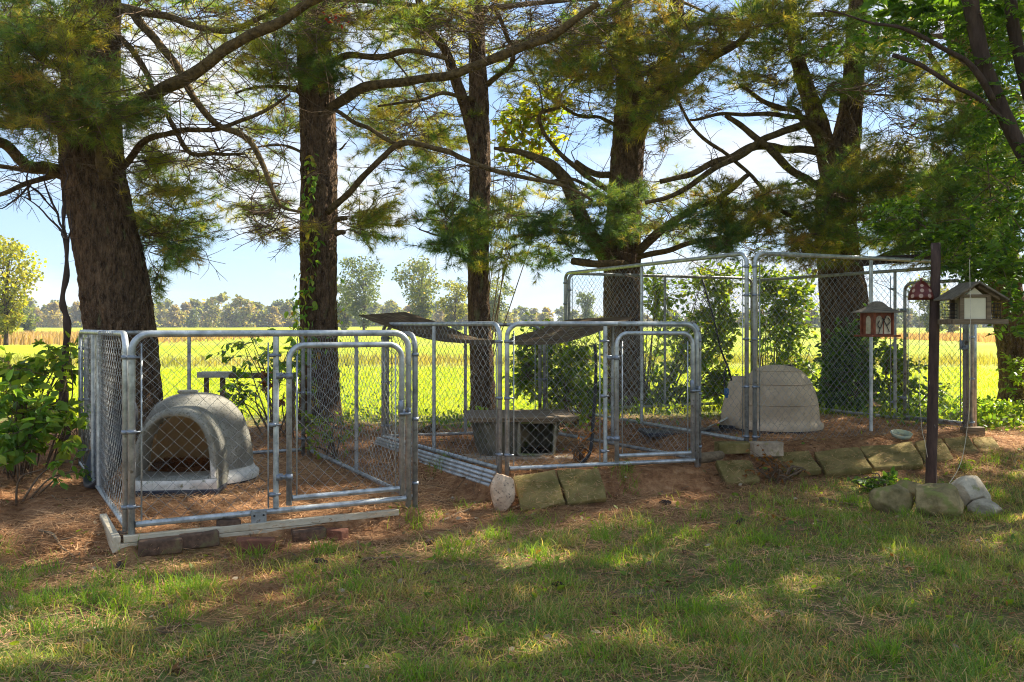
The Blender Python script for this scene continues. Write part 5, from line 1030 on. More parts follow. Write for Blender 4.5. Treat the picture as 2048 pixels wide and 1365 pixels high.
shrub('leafy_shrub', 'reddish-brown withered spray hanging beside the arching shrub', (-2.45, 9.9, .18), [W3(525, 768, 9.9, 22, 24, .15, 1), W3(575, 780, 9.9, 12, 30, .1, .5)], 70, .08, {'rust': 1}, stems=4)
shrub('young_plant', 'fresh green seedlings in the back right corner of the near kennel', (-1.75, 9.0, .15), [W3(650, 880, 8.8, 40, 26, .25, 1), W3(630, 835, 9.1, 30, 22, .2, 1), W3(685, 855, 9.2, 18, 30, .15, .5)], 330, .06, {'bright': .8, 'mid': .2}, cat='plant', stems=10, droop=.1)
shrub('leafy_shrub', 'dense vine-covered shrub behind the right half of the middle kennel', (1.0, 11.0, .19), [W3(1110, 760, 10.9, 75, 60, .3, 2.2), W3(1090, 680, 11.1, 50, 30, .3, 1), W3(1160, 720, 10.8, 40, 70, .3, 1), W3(1050, 740, 11, 22, 50, .25, .7), W3(1180, 790, 10.6, 30, 34, .2, .7)], 3400, .085, {'mid': .35, 'bright': .65}, stems=24)
shrub('leafy_shrub', 'loose yellow-green shrub filling the left side of the tall kennel', (1.9, 13.0, .19), [W3(1380, 700, 13.2, 90, 120, .4, 2), W3(1330, 790, 13.0, 50, 40, .3, .8), W3(1440, 640, 13.3, 40, 70, .3, 1), W3(1430, 560, 13.5, 60, 30, .3, .8), W3(1310, 590, 13.4, 25, 50, .3, .4), W3(1440, 770, 12.9, 40, 40, .3, .7)], 4600, .10, {'mid': .25, 'bright': .7, 'yellow': .05}, stems=30)
shrub('leafy_shrub', 'yellow-green shrub right behind the beige doghouse', (3.9, 13.7, .19), [W3(1560, 640, 13.7, 60, 90, .35, 2), W3(1590, 740, 13.5, 50, 50, .3, 1), W3(1530, 560, 13.9, 40, 36, .3, .8), W3(1600, 590, 13.9, 30, 50, .3, .8)], 3300, .10, {'bright': .65, 'mid': .35, 'yellow': .05}, stems=26)
shrub('leafy_shrub', 'dark ivy-like shrub against the foot of the broad pine trunk', (4.7, 12.45, .19), [W3(1700, 770, 12.4, 60, 70, .28, 2), W3(1715, 690, 12.4, 42, 60, .2, 1.4), W3(1672, 720, 12.4, 34, 44, .2, .8), W3(1650, 800, 12.4, 40, 40, .25, .8)], 4200, .085, {'dark': .4, 'mid': .6}, stems=22)
shrub('leafy_shrub', 'sunlit low shrub right of the broad pine trunk, behind the mesh', (5.4, 12.4, .19), [W3(1800, 760, 12.4, 40, 50, .25, 1.5), W3(1780, 700, 12.5, 24, 26, .2, .6), W3(1790, 820, 12.2, 50, 22, .25, .8), W3(1880, 790, 12.3, 30, 26, .2, .3)], 1500, .09, {'bright': .6, 'mid': .4}, stems=16)
shrub('leafy_shrub', 'bright small shrub at the foot of the leaning pine at the right edge', (7.9, 13.6, .19), [W3(2040, 770, 13.5, 28, 40, .25, 1), W3(2030, 735, 13.6, 18, 20, .2, .6)], 300, .085, {'bright': .8, 'mid': .2}, stems=8)
shrub('dead_bracken', 'dry orange-brown clump catching the sun inside the middle kennel', (W(1160, 915, 7.95).x, 7.95, .22), [W3(1160, 905, 7.95, 20, 18, .08, 1)], 90, .05, {'rust': 1}, cat='plant', stems=8, droop=-.3)
shrub('dead_bracken', 'brown dry branch heap lying over the slabs before the tall kennel', (W(1550, 950, 8.0).x, 8.0, .1), [W3(1545, 940, 8.05, 34, 22, .2, 1), W3(1590, 940, 8.1, 24, 18, .15, .7)], 260, .045, {'rust': .9, 'mid': .1}, cat='plant', stems=16)
shrub('leafy_weed', 'dark green leafy weed growing at the left of the rocks', (W(1790, 985, 7.5).x, 7.6, .02), [W3(1760, 965, 7.7, 55, 12, .25, 1)], 200, .075, {'mid': .8, 'dark': .2}, cat='plant', stems=8, droop=.1)
# sapling with bare crown at the left
sp = empty('sapling', (W(132, 880, 8.9).x, 8.9, .1)); tag(sp, 'thin dark crooked sapling in front of the thickest pine, at the left', 'tree')
t = Tubes(); pts = spline([W(132, 890, 8.9), W(128, 800, 8.9), W(128, 720, 8.85), W(136, 640, 8.85), W(128, 600, 8.85), W(134, 520, 8.85), W(128, 440, 8.85), W(128, 385, 8.85)], 8)
pts = [p + mnoise.noise_vector(p * 5) * .018 for p in pts]; t.add(pts, [.046 - .033 * i / len(pts) + .006 * math.sin(i * .9) for i in range(len(pts))], 12); local(sp, link('trunk', t.mesh('trunk'), M['darkbark'], sp, True))
t = Tubes()
for pl in ([(130, 480), (115, 430), (90, 400), (60, 370), (40, 340)], [(129, 470), (100, 440), (60, 400), (20, 385)], [(128, 420), (125, 380), (135, 350), (120, 310)], [(90, 400), (70, 380), (30, 360), (-10, 365)], [(115, 430), (90, 370), (100, 330)], [(60, 400), (55, 350), (75, 310)], [(60, 370), (20, 410), (-20, 420)], [(134, 500), (142, 460), (140, 420)]):
    a = spline([W(x, y, 8.85 + .2 * math.sin(x)) for x, y in pl], 5); a = [p + mnoise.noise_vector(p * 6) * .02 for p in a]; t.add(a, np.linspace(.013, .003, len(a)), 5)
    for k in range(7):
        q = random.choice(a); e = Vector((random.gauss(0, 1), random.gauss(0, .5), random.gauss(0, .8))).normalized(); t.add([q, q + e * .12, q + e * .2 + Vector((0, 0, .03))], [.004, .003, .0015], 3)
o = link('branches', t.mesh('branches'), M['darkbark'], sp, True); local(sp, o); tag(o, kind='stuff')
# ivy up the second pine
iv = empty('climbing_ivy', W(612, 860, 11.0)); tag(iv, 'ivy climbing up the left side of the straight pine trunk behind the near kennel', 'vine')
t = Tubes(); tt = t2.trunkpath
vp = [(612, 862), (622, 800), (608, 740), (618, 690), (606, 640), (614, 590), (622, 540), (632, 480), (612, 430), (620, 400), (620, 360), (628, 320)]
vpts = spline([W(x, y, 11.3 - .235) for x, y in vp], 6); t.add(vpts, .006, 5); local(iv, link('stem', t.mesh('stem'), M['twig'], iv, True))
for k in range(210):
    f = random.random() ** .75 if k > 60 else random.random() * .5; p = vpts[min(len(vpts) - 1, int((1 - f) * len(vpts)) if False else int(f * len(vpts)))]; side = 0.0
    q = p + Vector((random.gauss(0, .035 if f > .45 else .09), -.03 - random.random() * .07, random.gauss(0, .04)))
    leaf_obj(iv, q, Vector((random.gauss(0, .8), random.gauss(-.3, .3), random.gauss(-.7, .5))), random.uniform(.06, .11), vine_data)
for k in range(70):   # leaves hanging free at both edges of the trunk
    x = random.choice((random.gauss(592, 5), random.gauss(684, 5))); y = random.uniform(540, 780); q = W(x, y, 11.2 + random.uniform(-.1, .1)); leaf_obj(iv, q, Vector((random.gauss(0, .6), random.gauss(0, .4), -.8)), random.uniform(.04, .07), vine_data)
# broad-leaved sprays of a maple showing between the pines
mp_ = shrub('maple_sapling', 'bright yellow-green maple leaves between the slender and the forked pine', (W(962, 800, 13.5).x, 13.5, .19), [W3(1075, 230, 13.4, 60, 70, .35, 1.5), W3(1050, 300, 13.3, 70, 30, .35, 1), W3(1020, 250, 13.4, 40, 40, .3, .8), W3(1120, 180, 13.5, 40, 40, .3, .6)], 1000, .12, {'bright': .5, 'yellow': .45, 'rust': .05}, cat='tree', stems=7, spread=.0)
# locust foliage of the upper right corner
P = []; D = []; tq = t7.tw
def compound(c, d, L_, nl):
    d = d.normalized(); s_ = d.cross(Vector((random.gauss(0, .4), random.gauss(0, .4), 1))).normalized(); pts = [c + d * L_ * f + Vector((0, 0, -.25 * L_ * f * f)) for f in np.linspace(0, 1, 5)]; tq.add(pts, np.linspace(.002, .001, 5), 3)
    for k in range(nl):
        f = .15 + .85 * (k // 2) / (nl / 2); p = c + d * L_ * f + Vector((0, 0, -.25 * L_ * f * f)); P.append(p); D.append(s_ * (1 if k % 2 else -1) + d * .35 + Vector((0, 0, random.gauss(-.1, .15))))
for (px, py, rx, ry, Y, dY, n) in ((1980, 330, 60, 120, 8.2, .8, 26), (2010, 180, 60, 130, 8.0, .6, 40), (1920, 480, 90, 45, 8.4, .6, 26), (1990, 520, 60, 40, 8.2, .5, 24), (1840, 60, 110, 60, 8.0, .7, 40), (1990, 40, 60, 50, 8, .5, 26), (1800, 430, 60, 40, 8.6, .4, 20), (2030, 440, 40, 120, 7.8, .5, 40), (2030, 620, 24, 50, 7.6, .3, 7), (1940, 540, 60, 18, 7.9, .3, 16)):
    for k in range(n):
        a = random.random() * 6.28; q = random.random() ** .5; c = W(px + math.cos(a) * rx * q, py + math.sin(a) * ry * q, Y + random.uniform(-dY, dY)); b = min(t7.sup, key=lambda z: (z[0] - c).length)[0]; dd = (c - b)
        if k % 3 == 0: m = b.lerp(c, .5) + Vector((0, 0, .08 * dd.length)); s2 = spline([b, m, c], 4); tq.add(s2, np.linspace(min(.012, .004 + .004 * dd.length), .002, len(s2)), 4); t7.sup += [(z, .003) for z in s2[3::2]]
        for z in range(3): compound(c, Vector((random.gauss(0, 1), random.gauss(0, .7), random.gauss(-.2, .45))), random.uniform(.14, .24), 14)
for i in range(700):   # the part of its crown above the frame
    c = Vector((random.uniform(3.2, 9), random.uniform(6.0, 9.8), random.uniform(4.3, 8.5)));
    for z in range(2): compound(c, Vector((random.gauss(0, 1), random.gauss(0, .7), random.gauss(-.2, .45))), random.uniform(.25, .4), 10)
P = np.array(P); D = np.array(D); k = keep_mask(P) & (P[:, 1] > 5); P, D = P[k], D[k]
o = link('foliage', leaves_mesh('foliage', P, D, np.where(P[:, 2] > 4.25, .13, .055) * rng.uniform(.8, 1.25, len(P)), leafcol({'mid': .7, 'dark': .3}, len(P)), aspect=.85), M['leaf'], t7.root); local(t7.root, o); tag(o, kind='stuff'); t7.finish()
# red leaves caught high in the second pine
P = [W(672 + random.gauss(0, 12), 38 + random.gauss(0, 7), 10.6) for k in range(26)] + [W(500 + random.gauss(0, 14), 8 + random.gauss(0, 5), 9.4) for k in range(12)]
cr_ = empty('creeper_spray', W(672, 45, 10.6)); tag(cr_, 'small scarlet creeper leaves high up on the straight pine', 'vine')
o = link('foliage', leaves_mesh('foliage', np.array(P), rand_unit(len(P)), np.full(len(P), .06), np.tile([[.55, .04, .02]], (len(P), 1))), M['leaf'], cr_); local(cr_, o); t = Tubes(); t.add([P[0] - Vector((0, 0, .1)), P[0], P[5], P[9]], .003, 4); local(cr_, link('stem', t.mesh('stem'), M['twig'], cr_))

def slivers_mesh(name, P, az, lift, Ln, Wd, C):
    n = len(P); d = np.stack([np.cos(az) * np.cos(lift), np.sin(az) * np.cos(lift), np.sin(lift)], -1); s = np.stack([-np.sin(az), np.cos(az), rng.uniform(-.4, .4, n)], -1)
    V = np.stack([P - s * Wd[:, None] / 2, P + s * Wd[:, None] / 2, P + d * Ln[:, None]], 1).reshape(-1, 3); return np_mesh(name, V, np.arange(n * 3).reshape(-1, 3), np.repeat(C, 3, 0))
# ------------------------------------------------------------------ yard: straw, grass, weeds, litter
def scatter(n, x0, x1, y0, y1, dens):
    x = rng.uniform(x0, x1, n); y = rng.uniform(y0, y1, n); k = rng.random(n) < dens(x, y); x, y = x[k], y[k]; return np.stack([x, y, gh(x, y)], -1)
def inview(x, y, m=.4): return (np.abs(x) < y * .5689 + m)
P = scatter(620000, -5.2, 6.8, 3.4, 11.6, lambda x, y: inview(x, y) * (1.05 - .62 * grassness(x, y)) * np.clip(.45 + .9 * vnoise(x, y, 2.3), .4, 1) * np.clip(8.0 / y, .45, 1) ** 1.6 * .62)
n = len(P); tone = (vnoise(P[:, 0], P[:, 1], 1.3) * .6 + rng.random(n) * .4)[:, None]
C = np.array([.26, .11, .04]) * (1 - tone) + np.array([.74, .46, .24]) * tone; C *= rng.uniform(.5, 1.3, (n, 1))
o = link('pine_straw', slivers_mesh('pine_straw', P + np.array([0, 0, .004]) + rng.random((n, 1)) * np.array([0, 0, .018]), rng.uniform(0, 6.28, n), rng.uniform(-.12, .3, n), rng.uniform(.06, .14, n), rng.uniform(.0025, .006, n), C), M['straw']); tag(o, 'fallen rust-brown pine needles covering the yard', 'pine straw', kind='stuff'); print('straw', n)
pp = []
for TL, TR, BR, BL in SLABS:
    nn_ = (TR - BL).cross(TL - BR).normalized(); nn_ = nn_ if nn_.dot(Vector((0, -1, .3))) > 0 else -nn_
    for k in range(150):
        a_, b_ = random.random(), random.random() ** (1.6 if k % 2 else .7); q = TL.lerp(TR, a_).lerp(BL.lerp(BR, a_), b_) + nn_ * random.uniform(.018, .034); pp.append(tuple(q))
P = np.array(pp); n = len(P); tone = rng.random((n, 1)); tag(link('straw_on_slabs', slivers_mesh('straw_on_slabs', P, rng.uniform(0, 6.28, n), rng.uniform(-.5, .35, n), rng.uniform(.05, .12, n), rng.uniform(.003, .006, n), np.array([.22, .10, .04]) * (1 - tone) + np.array([.58, .36, .18]) * tone), M['straw']), 'fallen needles caught on the leaning slabs', 'pine straw', kind='stuff')
# straw drawn together inside and before the near doghouse
c = Vector((-2.55, 6.95, .0)); th_ = R(-9)
xx = rng.uniform(-.27, .27, 7000); yy = rng.uniform(-.95, .32, 7000); k = ~((np.abs(xx) > .3) & (yy < -.3)); xx, yy = xx[k], yy[k]; gx_ = ig.location.x + xx * math.cos(th_) - yy * math.sin(th_); gy_ = ig.location.y + xx * math.sin(th_) + yy * math.cos(th_); zz = ig.location.z + .07 + .10 * np.exp(-((yy + .1) / .35) ** 2) + rng.random(len(xx)) * .02
k = (yy > -.72); P = np.stack([gx_, gy_, zz], -1)[k]; n = len(P); tone = rng.random((n, 1)); C = (np.array([.12, .05, .02]) * (1 - tone) + np.array([.30, .14, .06]) * tone)
o = link('straw_bedding', blades_mesh('straw_bedding', P, rng.uniform(0, 6.28, n), rng.uniform(1.1, 1.6, n), rng.uniform(.04, .09, n), rng.uniform(.002, .006, n), C, .2), M['straw']); tag(o, 'dry leaves and needles heaped inside the speckled grey doghouse', 'bedding', kind='stuff')
bm = bmesh.new(); bmesh.ops.create_uvsphere(bm, u_segments=24, v_segments=12, radius=.38); bmesh.ops.scale(bm, vec=(1, 1.25, .42), verts=bm.verts[:]); mb = bm_mesh('bedding_mound', bm); ob = link('bedding_mound', mb, mat('leaf_litter', (.10, .045, .02), .95, scale=30, var=.5, var2=(.2, .1, .05), bump=1, bdist=.02), o, True); ob.location = (ig.location.x + .0, ig.location.y - .06, ig.location.z + .01)
# grass blades
def grass(name, P, C, ln, wd_, lean=(.1, .9), label='', bend=(.2, .9)):
    n = len(P); return tag(link(name, blades_mesh(name, P, rng.uniform(0, 6.28, n), rng.uniform(*lean, n), ln, wd_, C, rng.uniform(*bend, n)), M['grass']), label, 'grass', kind='stuff')
def gdens(x, y): return grassness(x, y)
P = scatter(540000, -4.4, 6.0, 3.3, 9.6, lambda x, y: inview(x, y, .3) * np.clip(gdens(x, y), 0, 1) ** 1.3 * np.clip(-.24 + 1.85 * vnoise(x, y, 3.7) * (.45 + .9 * vnoise(x, y, 13)), .05, 1) * np.clip(5.2 / y, .4, 1) ** 1.2)
n = len(P); gmix = np.clip(vnoise(P[:, 0], P[:, 1], 2.1) * 1.3 - .25 + rng.normal(0, .22, n), 0, 1)[:, None]; dry = (rng.random(n) < .24 + .3 * (vnoise(P[:, 0], P[:, 1], 1.7) > .55))[:, None]
C = np.array([.14, .24, .045]) * (1 - gmix) + np.array([.33, .38, .07]) * gmix; C = np.where(dry, np.array([.52, .38, .16]) * rng.uniform(.6, 1.2, (n, 1)), C) * rng.uniform(.7, 1.3, (n, 1))
ln = rng.uniform(.025, .072, n) * (1 + .8 * (vnoise(P[:, 0], P[:, 1], 5.1) > .62)); o = grass('lawn_grass', P, C, ln, rng.uniform(.003, .006, n), (.2, 1.4), 'patchy shaded lawn grass in the foreground'); print('grass', n)
# tufts of longer grass and seedlings in the litter
cs = [G(px, py) for px, py in ((500, 1120), (540, 1110), (690, 1160), (870, 1040), (930, 1020), (1015, 1050), (1080, 1115), (1190, 1085), (1210, 1085), (1290, 1060), (1380, 1075), (1500, 1090), (880, 930), (830, 1055), (30, 1180), (90, 1150), (230, 1160), (1700, 1010), (1640, 1060), (2000, 1000), (1955, 985), (1250, 960), (1400, 1040), (650, 1110), (350, 1190), (1620, 985), (10, 1110), (1985, 930), (2030, 960), (1930, 940))]
for k in range(90): x = random.uniform(-3.4, 5.0); y = random.uniform(3.6, float(np.interp(x, XB, YB)) + .2); cs.append(Vector((x, y, float(gh(x, y)))))
pts = []; 
for c in cs:
    m = random.randint(35, 110); q = rng.normal(0, .055, (m, 2)); pts.append(np.stack([c.x + q[:, 0], c.y + q[:, 1]], -1))
q = np.concatenate(pts); P = np.stack([q[:, 0], q[:, 1], gh(q[:, 0], q[:, 1])], -1); n = len(P); t_ = rng.random((n, 1)); C = np.array([.10, .22, .02]) * (1 - t_) + np.array([.27, .38, .035]) * t_
grass('grass_tuft', P, C, rng.uniform(.06, .15, n), rng.uniform(.003, .006, n), (.1, 1.0), 'longer bright grass tufts scattered over the yard')
# ground-cover leaves
P = scatter(9000, -4.2, 5.8, 3.4, 9.5, lambda x, y: inview(x, y, .2) * np.clip(.10 + grassness(x, y), 0, 1) * (vnoise(x, y, 6.3) > .60) * .9); n = len(P)
dv = np.stack([rng.normal(0, 1, n), rng.normal(0, 1, n), rng.uniform(.1, .9, n)], -1); o = link('ground_leaves', leaves_mesh('ground_leaves', P + np.array([0, 0, .012]), dv, rng.uniform(.02, .055, n), leafcol({'bright': .45, 'mid': .5, 'rust': .05}, n), aspect=1.1), M['leaf']); tag(o, 'small low weeds and clover between the grass', 'weeds', kind='stuff')
P = scatter(5200, -4.6, 6.6, 3.4, 11, lambda x, y: inview(x, y, .2) * .55); n = len(P); dv = np.stack([rng.normal(0, 1, n), rng.normal(0, 1, n), rng.uniform(-.1, .35, n)], -1); tone = rng.random((n, 1)); o = link('leaf_litter', leaves_mesh('leaf_litter', P + np.array([0, 0, .014]), dv, rng.uniform(.02, .05, n), np.array([.14, .07, .035]) * (1 - tone) + np.array([.50, .40, .26]) * tone ** 2, aspect=1.1), M['straw']); tag(o, 'dead brown and bleached leaf scraps on the yard', 'leaf litter', kind='stuff')
P = scatter(26000, -4.4, 7.6, 10.2, 14.6, lambda x, y: inview(x, y, .2) * (vnoise(x, y, 1.6) > .42) * np.where(x > 4.5, 1, .22)); n = len(P); dv = np.stack([rng.normal(0, 1, n), rng.normal(0, 1, n), rng.uniform(.3, 1.4, n)], -1); o = link('undergrowth', leaves_mesh('undergrowth', P + rng.random((n, 1)) * np.array([0, 0, .16]), dv, rng.uniform(.04, .085, n), leafcol({'bright': .5, 'mid': .5}, n)), M['leaf']); tag(o, 'low green undergrowth between the pines along the edge of the field', 'undergrowth', kind='stuff')
# field edge and field grass
P = scatter(120000, -10, 14, 11.2, 27, lambda x, y: inview(x, y, .5) * sstep(11, 12.5, y + (vnoise(x, y, 1.3) - .5) * 1.5) * np.clip(16 / y, .3, 1) ** 2 * .62); n = len(P); t_ = rng.random((n, 1)); C = np.array([.23, .33, .012]) * (1 - t_) + np.array([.48, .50, .025]) * t_
grass('field_grass', P, C, rng.uniform(.05, .13, n) * (1 + .8 * np.exp(-(P[:, 1] - 12) ** 2 / 1.5)), rng.uniform(.006, .012, n) * (P[:, 1] / 14), (.1, .8), 'sunlit yellow-green grass of the field beyond the kennels')
P = scatter(60000, -26, 26, 27, 38, lambda x, y: inview(x, y, 1) * np.exp(-((y - 31 + (vnoise(x, y * .2, .25) - .5) * 5) / 2.6) ** 2) * (.05 + .75 * vnoise(x, y, .5))); n = len(P); t_ = (vnoise(P[:, 0], P[:, 1], .35) * .7 + rng.random(n) * .3)[:, None]; C = np.array([.20, .25, .03]) * (1 - t_) + np.array([.36, .28, .10]) * t_
grass('dry_grass', P, C, rng.uniform(.15, .42, n), rng.uniform(.02, .035, n), (.05, .45), 'strip of taller dry brown grass across the field', (.1, .4))
P = scatter(26000, -75, -12, 62, 110, lambda x, y: inview(x, y, 1) * (.8) * sstep(-24, -34, x)) ; n = len(P); t_ = rng.random((n, 1)); grass('standing_corn', P, np.array([.28, .17, .08]) * (1 - t_) + np.array([.44, .30, .17]) * t_, rng.uniform(.5, .95, n), rng.uniform(.06, .12, n), (.02, .25), 'reddish-brown dry crop standing at the far left of the field', (.1, .4))
P = scatter(20000, 38, 75, 60, 100, lambda x, y: inview(x, y, 1) * .8) ; n = len(P); t_ = rng.random((n, 1)); grass('standing_corn', P, np.array([.30, .17, .09]) * (1 - t_) + np.array([.46, .30, .19]) * t_, rng.uniform(.4, .8, n), rng.uniform(.06, .12, n), (.02, .25), 'reddish-brown dry growth at the far right of the field', (.1, .4))
# fallen sticks
for pl, lab in (([(78, 1066), (105, 1072), (122, 1100), (150, 1122)], 'bleached forked stick on the needles at the lower left'), ([(722, 1126), (770, 1122), (830, 1120)], 'thin stick on the lawn before the gap between the near and middle kennels'), ([(790, 1150), (820, 1160), (870, 1142)], 'short dark stick lying in the grass near the thin one'), ([(880, 1048), (915, 1032), (948, 1018)], 'pale split stick on the sunlit needles'), ([(1640, 1000), (1700, 1012), (1740, 1008)], 'grey twig on the litter left of the rocks')):
    pts = [G(x, y) + Vector((0, 0, .012)) for x, y in pl]; sp2 = spline(pts, 5); t = Tubes(); t.add([p + mnoise.noise_vector(p * 12) * .006 for p in sp2], np.linspace(.011, .005, len(sp2)), 7, cap=True)
    e = sp2[len(sp2) // 2]; t.add([e, e + Vector((.05, .03, .01)), e + Vector((.09, .02, .02))], [.005, .004, .002], 5, cap=True); me = t.mesh('stick'); me.transform(Matrix.Translation(-e)); o = link('stick', me, M['wood'], smooth=True); o.location = e; tag(o, lab, 'stick', 'fallen sticks on the yard')
o = log([G(1045, 1095) + Vector((0, 0, .015)), G(1052, 1095) + Vector((0, 0, .02)), G(1060, 1096) + Vector((0, 0, .015))], .02, M['limb'], 'pine_cone', 'dark pine cone on the lawn near the sunlit patch', 'pine cone', 8, .4)

t = Tubes()
for k in range(230):
    x = random.uniform(-4.2, 5.5); y = random.uniform(4.0, 10.5)
    if abs(x) > y * .58: continue
    a = random.uniform(0, 6.28); L_ = random.uniform(.08, .34); q = [Vector((x + math.cos(a + .3 * i) * L_ * i / 3, y + math.sin(a + .3 * i) * L_ * i / 3, 0)) for i in range(4)]
    for i, v in enumerate(q): v.z = float(gh(v.x, v.y)) + .012 + .008 * math.sin(i * 2 + k)
    t.add(q, np.linspace(random.uniform(.003, .006), .0018, 4), 4)
tag(link('twig_litter', t.mesh('twig_litter'), M['wood']), 'thin broken twigs scattered over the yard', 'twigs', kind='stuff')
for k, (px, py) in enumerate(((640, 1130), (860, 1090), (1330, 1010), (1480, 1050), (240, 1140), (1120, 1180))):
    g = G(px, py); bm = bmesh.new(); vs = []
    for i in range(9):
        f = i / 8; r = .019 * math.sin(math.pi * (.12 + .83 * f)) ** .7; vs.append([bm.verts.new(((f - .5) * .10, (r * (1.25 if (i + j) % 2 else .8)) * math.cos(j * math.pi / 5), (r * (1.25 if (i + j) % 2 else .8)) * math.sin(j * math.pi / 5))) for j in range(10)])
    for a_, b_ in zip(vs[:-1], vs[1:]):
        for j in range(10): bm.faces.new([a_[j], a_[(j + 1) % 10], b_[(j + 1) % 10], b_[j]])
    bm.faces.new(vs[0]); bm.faces.new(vs[-1][::-1]); o = link('pine_cone', bm_mesh('pine_cone', bm), M['darkbark']); o.location = g + Vector((0, 0, .018)); o.rotation_euler = (0, .1, k * 1.3)
    tag(o, 'brown pine cone on the %s' % ('needles in front of the near kennel gate', 'needles below the steel rails', 'needles before the mossy kerb', 'lawn left of the rocks', 'grass below the corner of the cream timber', 'lawn in the middle of the foreground')[k], 'pine cone', 'pine cones on the yard')

# ------------------------------------------------------------------ far trees
def crown_mesh(name, h, w_, n, ls, kinds, seed, low=.15, lumps=14, full=False, conic=0):
    g = np.random.default_rng(seed); P = []; t = Tubes(); cs = []
    t.add([(0, 0, -.3), (0, 0, h * .35), (w_ * .05, 0, h * .8)], [h * .022, h * .016, h * .006], 7)
    for k in range(lumps):
        z = h * (low + (.95 - low) * (k + .5) / lumps); r = w_ * .5 * math.sin(math.pi * min(1, (.22 + .78 * (1 - (z / h)) ** .8))) * (1 if not conic else 1 - z / h) ; a = g.uniform(0, 6.28); q = g.uniform(.2, .75)
        if full: r = w_ * .5 * (.95 if z < h * .5 else math.sin(math.pi * (1 - z / h)) * .95 + .1)
        c = np.array([math.cos(a) * r * q, math.sin(a) * r * q, z]); cs.append((c, max(w_ * .13, r * g.uniform(.34, .6)))); t.add([(0, 0, z * .6), tuple(c)], [h * .007, h * .002], 4)
    m = n // lumps
    for c, r in cs:
        v = g.normal(size=(m, 3)); v /= np.linalg.norm(v, axis=1, keepdims=True); P.append(c + v * r * (g.random((m, 1)) ** .38) * np.array([1, 1, .8]))
    P = np.concatenate(P); C = leafcol(kinds, len(P)); D = g.normal(size=P.shape); D[:, 2] -= .3
    tint = g.uniform(.8, 1.15, lumps).repeat(m)[:, None]; lm = leaves_mesh(name, P, D, ls * g.uniform(.7, 1.3, len(P)), C * tint, aspect=1.5); return lm, t.mesh('trunk')
def far_tree(label, px, Y, h, w_, n, ls, kinds, seed, group='scattered trees in the middle distance', low=.15, lumps=14):
    x = (px - CX) / F * Y; root = empty('tree', (x, Y, float(gh(x, Y)))); tag(root, label, 'tree', group); a, b = crown_mesh('crown', h, w_, n, ls, kinds, seed, low, lumps); c = link('crown', a, M['leaf'], root); link('trunk', b, M['darkbark'], root, True); return root
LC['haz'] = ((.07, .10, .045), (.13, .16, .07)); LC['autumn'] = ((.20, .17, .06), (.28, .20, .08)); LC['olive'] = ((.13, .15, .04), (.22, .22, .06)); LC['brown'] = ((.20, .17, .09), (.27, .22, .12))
far_tree('yellowing tree at the left edge of the photo, standing before the far wood', 12, 62, 7.6, 4.6, 3600, .22, {'yellow': .5, 'olive': .4, 'bright': .1}, 1, low=.12, lumps=22)
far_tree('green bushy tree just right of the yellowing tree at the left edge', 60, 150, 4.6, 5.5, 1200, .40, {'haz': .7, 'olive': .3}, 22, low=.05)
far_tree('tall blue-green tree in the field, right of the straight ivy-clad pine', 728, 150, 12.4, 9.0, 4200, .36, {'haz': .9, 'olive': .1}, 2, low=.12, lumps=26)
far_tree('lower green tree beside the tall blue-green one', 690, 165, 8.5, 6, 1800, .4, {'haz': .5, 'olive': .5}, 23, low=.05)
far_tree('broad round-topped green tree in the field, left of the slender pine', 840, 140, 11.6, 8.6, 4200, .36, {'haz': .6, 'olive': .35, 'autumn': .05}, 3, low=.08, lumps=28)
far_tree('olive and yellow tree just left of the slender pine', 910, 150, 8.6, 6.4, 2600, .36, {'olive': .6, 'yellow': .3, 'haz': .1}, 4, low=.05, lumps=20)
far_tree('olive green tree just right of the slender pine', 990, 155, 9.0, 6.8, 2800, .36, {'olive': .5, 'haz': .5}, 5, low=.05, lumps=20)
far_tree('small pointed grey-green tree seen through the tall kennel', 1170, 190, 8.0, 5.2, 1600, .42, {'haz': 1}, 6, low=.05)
far_tree('green tree in the distance between the feeders and the lantern', 1868, 120, 7.5, 6.5, 2400, .36, {'haz': .5, 'olive': .5}, 7, low=.05, lumps=20)
far_tree('orange-tinted tree behind the wooden house feeder', 1905, 135, 7.0, 5.0, 1600, .36, {'autumn': .6, 'olive': .4}, 8, low=.05)
var = []
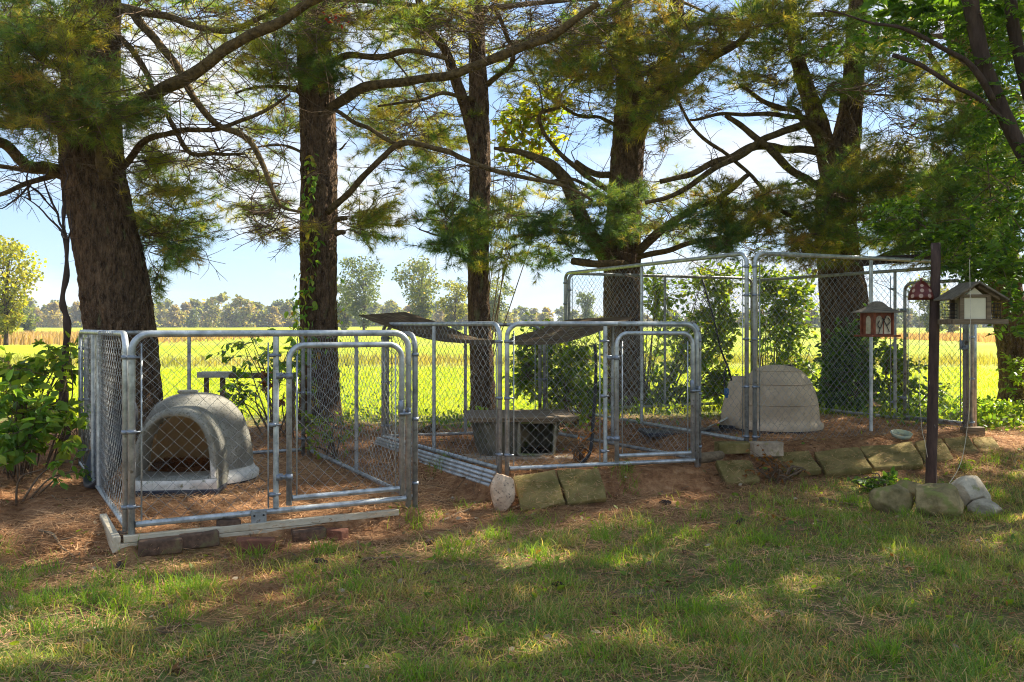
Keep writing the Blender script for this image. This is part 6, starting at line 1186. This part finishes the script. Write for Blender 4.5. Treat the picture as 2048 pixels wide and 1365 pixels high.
for k, kd in enumerate(({'olive': .6, 'haz': .4}, {'brown': .4, 'olive': .6}, {'haz': .8, 'olive': .2}, {'autumn': .35, 'olive': .65}, {'brown': .6, 'autumn': .4}, {'olive': 1})):
    var.append(crown_mesh('far_tree', 10, 9.5, 900, .95, kd, 50 + k, .0, 14, True)[0]); var[-1].materials.append(M['leaf'])
n_ = 0
for row, (Y0, nn, hh) in enumerate(((300, 100, 1.0), (335, 80, 1.25))):
    for k in range(nn):
        Y = Y0 + random.uniform(-10, 10); x = (-.62 + 1.24 * (k + random.uniform(.1, .9)) / nn) * Y; vi = random.randrange(6); o = bpy.data.objects.new('far_tree', var[vi]); col.objects.link(o)
        px = CX + x / Y * F; s_ = hh * random.uniform(.55, 1.05) * (.8 if px > 1000 else 1); o.location = (x, Y, float(gh(x, Y)) - .4); o.scale = (s_ * random.uniform(.9, 1.25), s_, s_ * (1.0 if px < 650 else .8)); o.rotation_euler[2] = random.uniform(0, 6.28)
        zone = next(w for lim, w in ((165, 'left of the thickest pine'), (310, 'behind the thickest pine'), (600, 'between the thickest and the ivy-clad pine'), (935, 'between the ivy-clad and the slender pine'), (1210, 'between the slender and the forked pine'), (1640, 'seen through the tall kennel'), (1860, 'behind the lantern feeder'), (99999, 'right of the rusty pole')) if px < lim)
        tag(o, '%s tree of the far wood%s, %s' % (('olive', 'tan-brown', 'grey-green', 'yellowish', 'russet', 'mossy green')[vi], ', back row' if row else '', zone), 'tree', 'trees of the wood beyond the field')

# ------------------------------------------------------------------ air
bm = bmesh.new(); bmesh.ops.create_cube(bm, size=1); hz = link('haze', bm_mesh('haze', bm)); hz.scale = (1200, 600, 18.5); hz.location = (0, 250, 7.4); tag(hz, 'thin pale air over the field', kind='stuff')
m = bpy.data.materials.new('haze'); m.use_nodes = True; nt = m.node_tree; nt.nodes.clear(); v = N(nt, 'ShaderNodeVolumePrincipled'); v.inputs['Density'].default_value = .0004; v.inputs['Color'].default_value = (.80, .88, 1, 1); o = N(nt, 'ShaderNodeOutputMaterial'); nt.links.new(v.outputs[0], o.inputs['Volume']); hz.data.materials.append(m)
